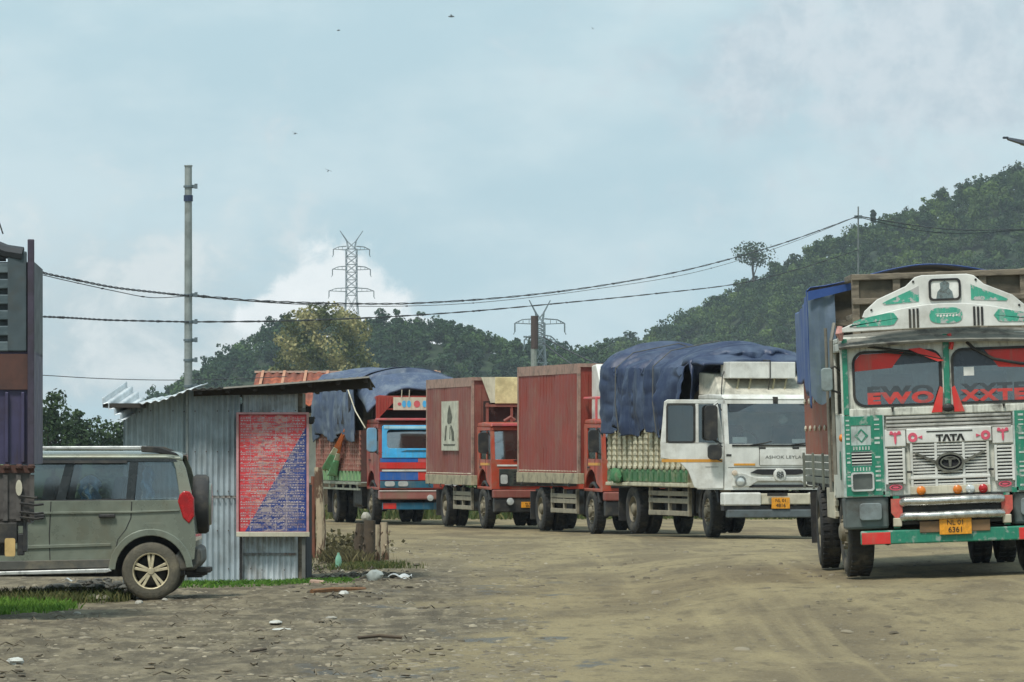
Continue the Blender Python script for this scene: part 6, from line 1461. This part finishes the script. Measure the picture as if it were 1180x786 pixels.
# ------------------------------------------------------------------ building behind
def house():
    d = 152.; s = F/d; X_ = lambda p: (p-590)/s; Z_ = lambda q: EYE+(512-q)/s; zb = G(-5, d)
    T = empty('long_shed', (0, 0, 0), label='long low building with a rusty sheet roof and cream walls, behind the tin shed', cat='building')
    x0, x1 = X_(297), X_(500)
    def rf(a, v): x = x0-.2+(x1-x0+.3)*a; return (x, d-1.2+4.5*v, Z_(468)+(Z_(428)-Z_(468))*v + .03*math.cos(2*PI*x/.25)+.05*float(vnoise(a*12, v*3, 1, 5)))
    MB().grid(rf, 300, 8).build('roof_sheet', RUST, T, smooth=True, solid=.02)
    MB().grid(lambda a, v: (x0-.2+(x1-x0+.3)*a, d+3.3+4.5*v, Z_(428)-(Z_(428)-Z_(468))*v), 60, 4).build('roof_sheet', RUST, T, solid=.02)
    MB().box(x0-.25, x1+.15, d+3.2, d+3.4, Z_(428), Z_(425.5)).build('ridge_cap', mat('pinkish_ridge_cap', srgb(176, 150, 134), .7, dirt=GRIME, damt=.4), T)
    jn = MB()
    for i in range(9): x = x0+(x1-x0)*i/8; jn.hexa([(x-.04, d-1.2, Z_(468)+.05), (x+.04, d-1.2, Z_(468)+.05), (x+.04, d+3.3, Z_(428)+.05), (x-.04, d+3.3, Z_(428)+.05), (x-.04, d-1.2, Z_(468)+.08), (x+.04, d-1.2, Z_(468)+.08), (x+.04, d+3.3, Z_(428)+.08), (x-.04, d+3.3, Z_(428)+.08)])
    jn.build('sheet_joint', mat('pale_joint', srgb(176, 128, 100), .7), T)
    wl = MB().box(x0+.3, x1-.3, d, d+.2, zb+1.0, Z_(462)).box(x0+.3, x0+.5, d+.2, d+6.5, zb, Z_(466)).box(x1-.5, x1-.3, d+.2, d+6.5, zb, Z_(466)).box(x0+.3, x1-.3, d+6.5, d+6.7, zb, Z_(466)); wl.build('wall', PLASTER, T)
    MB().box(x0+.28, x1-.28, d-.03, d+.21, zb-.2, zb+1.0).build('wall_base', mat('stained_wall_base', srgb(96, 84, 66), .9, dirt=srgb(60, 54, 44), damt=.8), T)
    MB().box(x0+.3, x1-.3, d-.05, d, Z_(476), Z_(468.5)).build('eave_beam', DARKIN, T)
    MB().prism([(X_(495), Z_(440)), (X_(497), Z_(427)), (X_(506), Z_(428.5)), (X_(524), Z_(437))], 'y', d+1.0, d+3.2).build('gable_end', mat('pale_gable', srgb(150, 146, 130), .8, dirt=GRIME, damt=.5), T)
house()

# ------------------------------------------------------------------ posts, stumps and litter beside the shed
def gpt(p, q):   # where the sight line through a photograph point meets the ground: used to measure the litter's place
    d = 60.
    for _ in range(30): x = (p-590)/F*d; d = d + (F*(EYE-G(x, d))/(q-512)-d)*.5
    return x, d, G((p-590)/F*d, d)
def litter(name, p, q, fn, m, label, cat, group=None, rot=0., **k):
    x, y, z = gpt(p, q); mb = MB(); fn(mb); o = mb.build(name, m, None, loc=(x, y, z), rot=(0, 0, R(rot)), **k); return tag(o, label, cat, group)
x, y, z = gpt(369, 643)
def old_post():
    T = empty('old_post', (x, y, z), label='crooked pale post with peeling bark just right of the banner', cat='post')
    s = F/y; MB().tube([(0, 0, -.1), (.02, 0, .5), (-.02, 0, 1.0), (-.03, 0, 1.5)], [.085, .075, .08, .07], 9).build('shaft', PEEL, T, smooth=True)
    MB().tube([(-.12, .05, -.1), (-.13, .05, .6), (-.11, .05, 1.35)], .05, 7).build('side_strut', mat('red_brown_strut', srgb(120, 74, 56), .8, dirt=GRIME, damt=.6), T)
old_post()
for p, q, h, r, m, lab, sd_ in ((414, 646, .60, .075, BARK, 'dark charred stump, leftmost of the upright cluster beside the yard', 1), (424, 648, .66, .10, BARK, 'thick dark stump topped by a pale stone in the upright cluster', 2),
                                (434, 647, .58, .07, PEEL, 'pale mottled stump second from the right in the upright cluster', 3), (444, 645, .60, .065, PEEL, 'pale peeling stump, rightmost of the upright cluster', 4)):
    x, y, z = gpt(p, q); T = empty('wooden_stump', (x, y, z), label=lab, cat='stump', group='stumps standing at the yard edge')
    rg = random.Random(sd_); MB().tube([(0, 0, -.1), (rg.uniform(-.02, .02), 0, h*.5), (rg.uniform(-.03, .03), 0, h)], [r*1.1, r, r*.92], 9).build('trunk', m, T, smooth=True)
    for i in range(4): a = rg.uniform(0, 6.28); zz = rg.uniform(.1, h-.1); MB().tube([(r*.8*math.cos(a), r*.8*math.sin(a), zz), (r*1.4*math.cos(a), r*1.4*math.sin(a), zz+.05)], .016, 5).build('knot', m, T)
    if sd_ == 2: tag(MB().ball((x-.03, y, z+h+.05), (.075, .07, .08), 6, jit=.15).build('stone', STONE, None, smooth=True), 'round pale stone resting on top of the thick stump', 'stone')
x, y, z = gpt(388, 640)
yv = RNG.normal(0, 1, (900, 3))*np.array([.42, .5, .10])+np.array([x-.1, y+1, z+.15]); yv[:, 2] = np.abs(yv[:, 2]-z)+z
V = leaves(yv, RNG.normal(0, 1, (900, 3))+np.array([0, -1, .6]), .07, .7)
tag(np_mesh('weeds', V, np.arange(len(V)).reshape(-1, 4), DRYM, smooth=False, tint=np.repeat(RNG.random(900)*.7, 4)), 'straggling dry weeds between the peeling post and the stumps', 'weeds', kind='stuff')
litter('plastic_bottle', 390, 655, lambda m: m.lathe([(.001, 0), (.045, .005), (.048, .12), (.04, .17), (.018, .21), (.018, .235), (.001, .236)], (0, 0, .0), 'z', 14), mat('green_plastic', srgb(120, 168, 142), .25), 'upright pale green plastic bottle beside the peeling post', 'bottle', smooth=True)
litter('plastic_bag', 432, 670, lambda m: m.ball((0, 0, .07), (.11, .10, .085), 7, jit=.16), mat('translucent_bag', srgb(150, 156, 150), .35), 'crumpled pale grey plastic bag lying beyond the brown plank', 'bag', smooth=True)
litter('white_litter', 461, 667, lambda m: m.grid(lambda u, v: (-.16+.32*u, -.2+.4*v, .03+.035*math.sin(u*7)*math.cos(v*6)), 10, 6), LITTERW, 'flattened white scrap at the right end of the litter by the yard', 'litter', solid=.01)
litter('wooden_plank', 388, 684, lambda m: m.tube([(-.30, -.3, .03), (-.05, 0, .045), (.34, .35, .035)], .035, 6), PLANK, 'long brown plank lying on the rubble right of the shed', 'plank')
litter('broken_brick', 365, 675, lambda m: m.hexa([(-.1, -.08, 0), (.1, -.06, 0), (.11, .08, 0), (-.09, .08, 0), (-.09, -.07, .08), (.1, -.05, .06), (.1, .07, .07), (-.08, .07, .085)]), mat('pinkish_block', srgb(168, 140, 122), .85), 'pinkish broken block by the shed corner', 'brick', bevel=.01)
def rockf(rx, ry, rz, sd_): return lambda m: m.ball((0, 0, rz*.35), (rx, ry, rz), 7, seed=sd_, jit=.14)
WST = mat('whitish_stone', srgb(190, 190, 182), .8, dirt=DUST, dscale=8, damt=.5)
for p, q, rx, rz, m, lab, sd_ in ((18, 764, .075, .035, WST, 'smooth white stone lowest at the left of the picture', 11), (396, 687, .065, .05, WST, 'white stone just in front of the brown plank', 12), (89, 709, .045, .03, STONE, 'small grey stone beyond the grass corner under the car', 13),
                                  (160, 697, .055, .04, STONE, 'tan stone in front of the car rear wheel', 14), (325, 727, .10, .02, WST, 'flat whitish stone slab in the middle of the rough ground', 15), (318, 718, .07, .02, WST, 'flat pale stone behind the whitish slab', 16),
                                  (382, 713, .06, .02, STONE, 'flat grey stone right of the whitish slab', 17), (86, 686, .05, .045, STONE, 'stone at the left end of the rubble under the car', 18), (190, 693, .04, .03, STONE, 'little stone right of the rear tyre foot', 19)):
    litter('stone', p, q, rockf(rx, rx*1.6, rz, sd_), m, lab, 'stone', 'larger stones on the yard', smooth=True)
# rubble heap beneath the car
x, y, z = gpt(105, 684)
mb = MB(); rg = random.Random(31)
for i in range(150):
    xx = rg.gauss(0, .38); yy = rg.gauss(0, 1.1); s_ = rg.uniform(.02, .065); mb.ball((xx, yy, max(0, .13-abs(xx)*.12)*rg.random()+.01), (s_*1.4, s_*1.5, s_*.7), 4, seed=i, jit=.3)
tag(mb.build('rubble', mat('dark_rubble', srgb(86, 84, 76), .9, dirt=srgb(48, 48, 44), dscale=5, damt=.8), None, loc=(x, y+.6, z), fix=False), 'low heap of dark rubble under the car sill', 'rubble', kind='stuff')
litter('plastic_sheet', 69, 690, lambda m: m.grid(lambda u, v: (-.17+.34*u, -.25+.5*v, .05+.05*math.sin(u*5)*math.cos(v*4)+.02*math.sin(u*17)), 12, 8), mat('dirty_plastic', srgb(128, 138, 136), .4, dirt=GRIME, damt=.7, dscale=9), 'crumpled bluish plastic sheet on the rubble under the car', 'plastic sheet', solid=.01, smooth=True)
litter('paper_scrap', 80, 682, lambda m: m.grid(lambda u, v: (-.06+.12*u, -.1+.2*v, .16+.02*math.sin(u*6)), 5, 4), LITTERW, 'small white scrap above the bluish plastic sheet', 'litter', solid=.006)
litter('concrete_lump', 112, 692, lambda m: m.ball((0, 0, .03), (.2, .3, .05), 8, seed=5, jit=.08), mat('dusty_concrete', srgb(132, 128, 112), .9, dirt=DUST), 'long flat concrete lump in front of the rubble heap', 'concrete', smooth=True)
litter('dark_stick', 437, 737, lambda m: m.tube([(-.2, 0, .015), (0, .1, .03), (.22, .05, .015)], .018, 5), BARK, 'thin dark stick on the rough ground left of the track', 'stick')
litter('dark_stick', 298, 752, lambda m: m.tube([(-.07, 0, .01), (.05, .3, .02)], .014, 5), BARK, 'short dark stick lower left of the whitish slab', 'stick')

# gravel: countless small stones pressed in the dirt
def gravel():
    rng = np.random.default_rng(8); n = 22000
    Yg = 39+60*rng.random(n)**1.5; Xg = rng.uniform(-1, 1, n)*(Yg/F*640)
    wgt = np.where(Xg < .4, 1, .12)*np.where(vnoise(Xg, Yg*.4, .8, 9) > -.05, 1, .35); keep = rng.random(n) < wgt; Xg, Yg = Xg[keep], Yg[keep]; n = len(Xg)
    s = rng.gamma(1.6, .007, n)+.006; s = np.minimum(s, .055)
    an = np.arange(6)*PI/3
    oc = np.concatenate([np.stack([np.cos(an), np.sin(an), -.4+0*an], -1), np.stack([.72*np.cos(an+.3), .72*np.sin(an+.3), .45+0*an], -1), [[0, 0, .68]]])
    F9 = np.array([q for i in range(6) for q in ((i, (i+1) % 6, 6+i), ((i+1) % 6, 6+(i+1) % 6, 6+i), (6+i, 6+(i+1) % 6, 12))])
    sc_ = s[:, None, None]*np.stack([rng.uniform(.8, 1.9, n), rng.uniform(.8, 1.9, n), rng.uniform(.45, .9, n)], -1)[:, None, :]
    V = oc[None]*sc_*rng.uniform(.82, 1.15, (n, 13, 1))
    a = rng.uniform(0, 6.28, n); c, s2 = np.cos(a)[:, None], np.sin(a)[:, None]
    V = np.stack([V[..., 0]*c-V[..., 1]*s2, V[..., 0]*s2+V[..., 1]*c, V[..., 2]], -1)
    zz = gz(Xg, Yg)
    # sample true ground height with undulation
    und_ = (.05*vnoise(Xg, Yg, .35, 1)+.03*vnoise(Xg, Yg, 1.1, 2)+.022*vnoise(Xg, Yg, 3.3, 3)+.012*vnoise(Xg, Yg, 8, 4))*(.5+.7*sstep(1.5, -1.5, Xg)*sstep(90, 60, Yg))
    V += np.stack([Xg, Yg, zz+und_-.003], -1)[:, None, :]
    Fq = (F9[None]+13*np.arange(n)[:, None, None]).reshape(-1, 3)
    gm_ = bpy.data.materials.new('gravel_stone'); gm_.use_nodes = True; t = gm_.node_tree; at = N(t, 'ShaderNodeAttribute'); at.attribute_name = 'tint'
    L(t, mixc(t, at.outputs['Fac'], srgb(78, 70, 56), srgb(160, 150, 128)), t.nodes['Principled BSDF'].inputs['Base Color']); t.nodes['Principled BSDF'].inputs['Roughness'].default_value = .9
    tag(np_mesh('gravel', V.reshape(-1, 3), Fq, gm_, smooth=False, tint=np.repeat(np.clip(rng.beta(1.6, 2.8, n), 0, 1), 13)), 'small stones scattered over the dirt yard', 'gravel', kind='stuff')
gravel()

def blades(name, label, n, region, h, wdt, m, seed, lean=.4, tint=(.5, .25)):
    rng = np.random.default_rng(seed); Xg, Yg = region(rng, n); n = len(Xg)
    z = gz(Xg, Yg); hh = h*rng.uniform(.4, 1.3, n); a = rng.uniform(0, 6.28, n); d = rng.normal(0, lean, (n, 2))
    c, s = np.cos(a)*wdt/2, np.sin(a)*wdt/2
    P0 = np.stack([Xg-c, Yg-s, z-.05], -1); P1 = np.stack([Xg+c, Yg+s, z-.05], -1)
    P2_ = np.stack([Xg+c*.6+d[:, 0]*hh*.5, Yg+s*.6+d[:, 1]*hh*.5, z+hh*.6], -1); P3_ = np.stack([Xg-c*.1+d[:, 0]*hh, Yg+d[:, 1]*hh, z+hh], -1)
    V = np.stack([P0, P1, P2_, P3_], 1).reshape(-1, 3)
    o = np_mesh(name, V, np.arange(len(V)).reshape(-1, 4), m, smooth=False, tint=np.repeat(np.clip(rng.normal(*tint, n), 0, 1), 4)); tag(o, label, 'grass', kind='stuff')
def patch(cx, cy, rx, ry):
    def f(rng, n):
        r = np.sqrt(rng.random(n)); a = rng.uniform(0, 6.28, n); x = cx+rx*r*np.cos(a)*1.0; y = cy+ry*r*np.sin(a)
        k = vnoise(x, y, 3., 12)+.5 > .28*r**2+.1; return x[k], y[k]
    return f
blades('grass', 'bright green grass patch in front of the car at the lower left', 9000, patch(-6.3, 59.2, 1.35, 3.0), .09, .014, GRASSM, 1, tint=(.6, .25))
blades('grass', 'dry brownish grass beneath the car sill', 3500, patch(-5.6, 63.6, 1.0, 1.6), .12, .012, WEEDM, 2)
blades('grass', 'thin strip of grass along the foot of the tin shed', 3600, lambda rng, n: (rng.uniform(sx_(196), sx_(410), n), 70.6-2.4*rng.random(n)**2.2), .06, .012, GRASSM, 3, .7, tint=(.1, .35))

blades('grass', 'rough green verge behind the row of trucks', 26000, lambda rng, n: (rng.uniform(-16, 20, n), 146+32*rng.random(n)), .42, .06, WEEDM, 4, tint=(.3, .3))

def scatter(name, label, n, reg, m, smin, smax, seed, flat=.5):
    rg = random.Random(seed); mb = MB()
    for i in range(n):
        p, q = reg(rg); x, y, z = gpt(p, q); k = rg.uniform(smin, smax)
        if rg.random() < .35: a = rg.uniform(0, 3.1); mb.tube([(x-k*1.6*math.cos(a), y-k*3*math.sin(a), z+.01), (x, y, z+.03+.02*rg.random()), (x+k*1.6*math.cos(a), y+k*3*math.sin(a), z+.012)], k*.16, 4)
        else: mb.ball((x, y, z+k*.15), (k, k*1.3, k*flat), 4, seed=i+seed, jit=.35)
    tag(mb.build(name, m, None, fix=False), label, 'debris', kind='stuff')
scatter('debris', 'dark soil clods, twigs and scraps between the shed corner and the stumps', 260, lambda g: (min(480, max(335, g.gauss(400, 34))), g.uniform(650, 692)), mat('dark_debris', srgb(82, 74, 60), .9, dirt=srgb(44, 38, 32), dscale=6, damt=.8), .02, .07, 5)
scatter('debris', 'pale scraps and chips strewn by the shed corner', 60, lambda g: (min(490, max(330, g.gauss(405, 40))), g.uniform(655, 700)), mat('pale_debris', srgb(160, 154, 138), .8, dirt=GRIME, dscale=8, damt=.6), .015, .045, 6, .35)
scatter('debris', 'broken crust and stones on the rough ground at the left', 240, lambda g: (g.uniform(0, 520), g.uniform(690, 790)), mat('crust_debris', srgb(112, 102, 84), .9, dirt=srgb(62, 56, 46), dscale=6, damt=.8), .015, .05, 7, .3)
blades('weeds', 'dry brown weeds tangled round the stumps and the peeling post', 2200, lambda rng, n: ((rng.normal(402, 15, n)-590)/F*82, 81+5*rng.random(n)), .17, .012, DRYM, 9, .5, tint=(.4, .3))
blades('grass', 'low green fringe in front of the stumps', 1500, lambda rng, n: ((rng.normal(425, 24, n)-590)/F*79, 77+3*rng.random(n)), .08, .014, WEEDM, 10, .4, tint=(.4, .3))
# birds far up in the sky
for i, (p, q, d, s_) in enumerate(((520, 19, 150, .17), (390, 35, 160, .11), (340, 154, 170, .13), (378, 197, 150, .12), (683, 33, 190, .10))):
    x, y, z = px(p, q, d)
    b = MB().ball((0, 0, 0), (s_*.55, s_*.16, s_*.16), 6).add([(-.1*s_, 0, .03), (.2*s_, 0, .03), (.05*s_, -.9*s_, .25*s_), (-.2*s_, -.8*s_, .22*s_)], [(0, 1, 2, 3)]).add([(-.1*s_, 0, .03), (.2*s_, 0, .03), (.05*s_, .9*s_, .25*s_), (-.2*s_, .8*s_, .22*s_)], [(0, 1, 2, 3)]).add([(-.5*s_, 0, 0), (-.9*s_, .12*s_, 0), (-.9*s_, -.12*s_, 0)], [(0, 1, 2)])
    o = b.build('bird', mat('dark_plumage', srgb(120, 130, 136), .8), None, loc=(x, y, z), rot=(R(8*i), R(-6*i), R(25*i)), fix=False)
    tag(o, ('largest dark bird, at the top of the sky', 'small pale bird high left of the largest one', 'small bird just left of the dark one above the pylon', 'small dark bird right above the tall lattice pylon', 'tiny faint bird highest right of the picture centre')[i], 'bird', 'birds in the sky')

# ------------------------------------------------------------------ air
if 1:
    HZ = MB().box(-2700, 2700, -70, 3100, -6, 190).build('haze', [], None)
    hm = bpy.data.materials.new('haze_air'); hm.use_nodes = True; t = hm.node_tree; t.nodes.clear()
    v = N(t, 'ShaderNodeVolumePrincipled'); v.inputs['Color'].default_value = (.80, .90, 1, 1); v.inputs['Density'].default_value = .00010
    o_ = N(t, 'ShaderNodeOutputMaterial'); L(t, v.outputs[0], o_.inputs['Volume']); HZ.data.materials.append(hm); tag(HZ, kind='stuff')
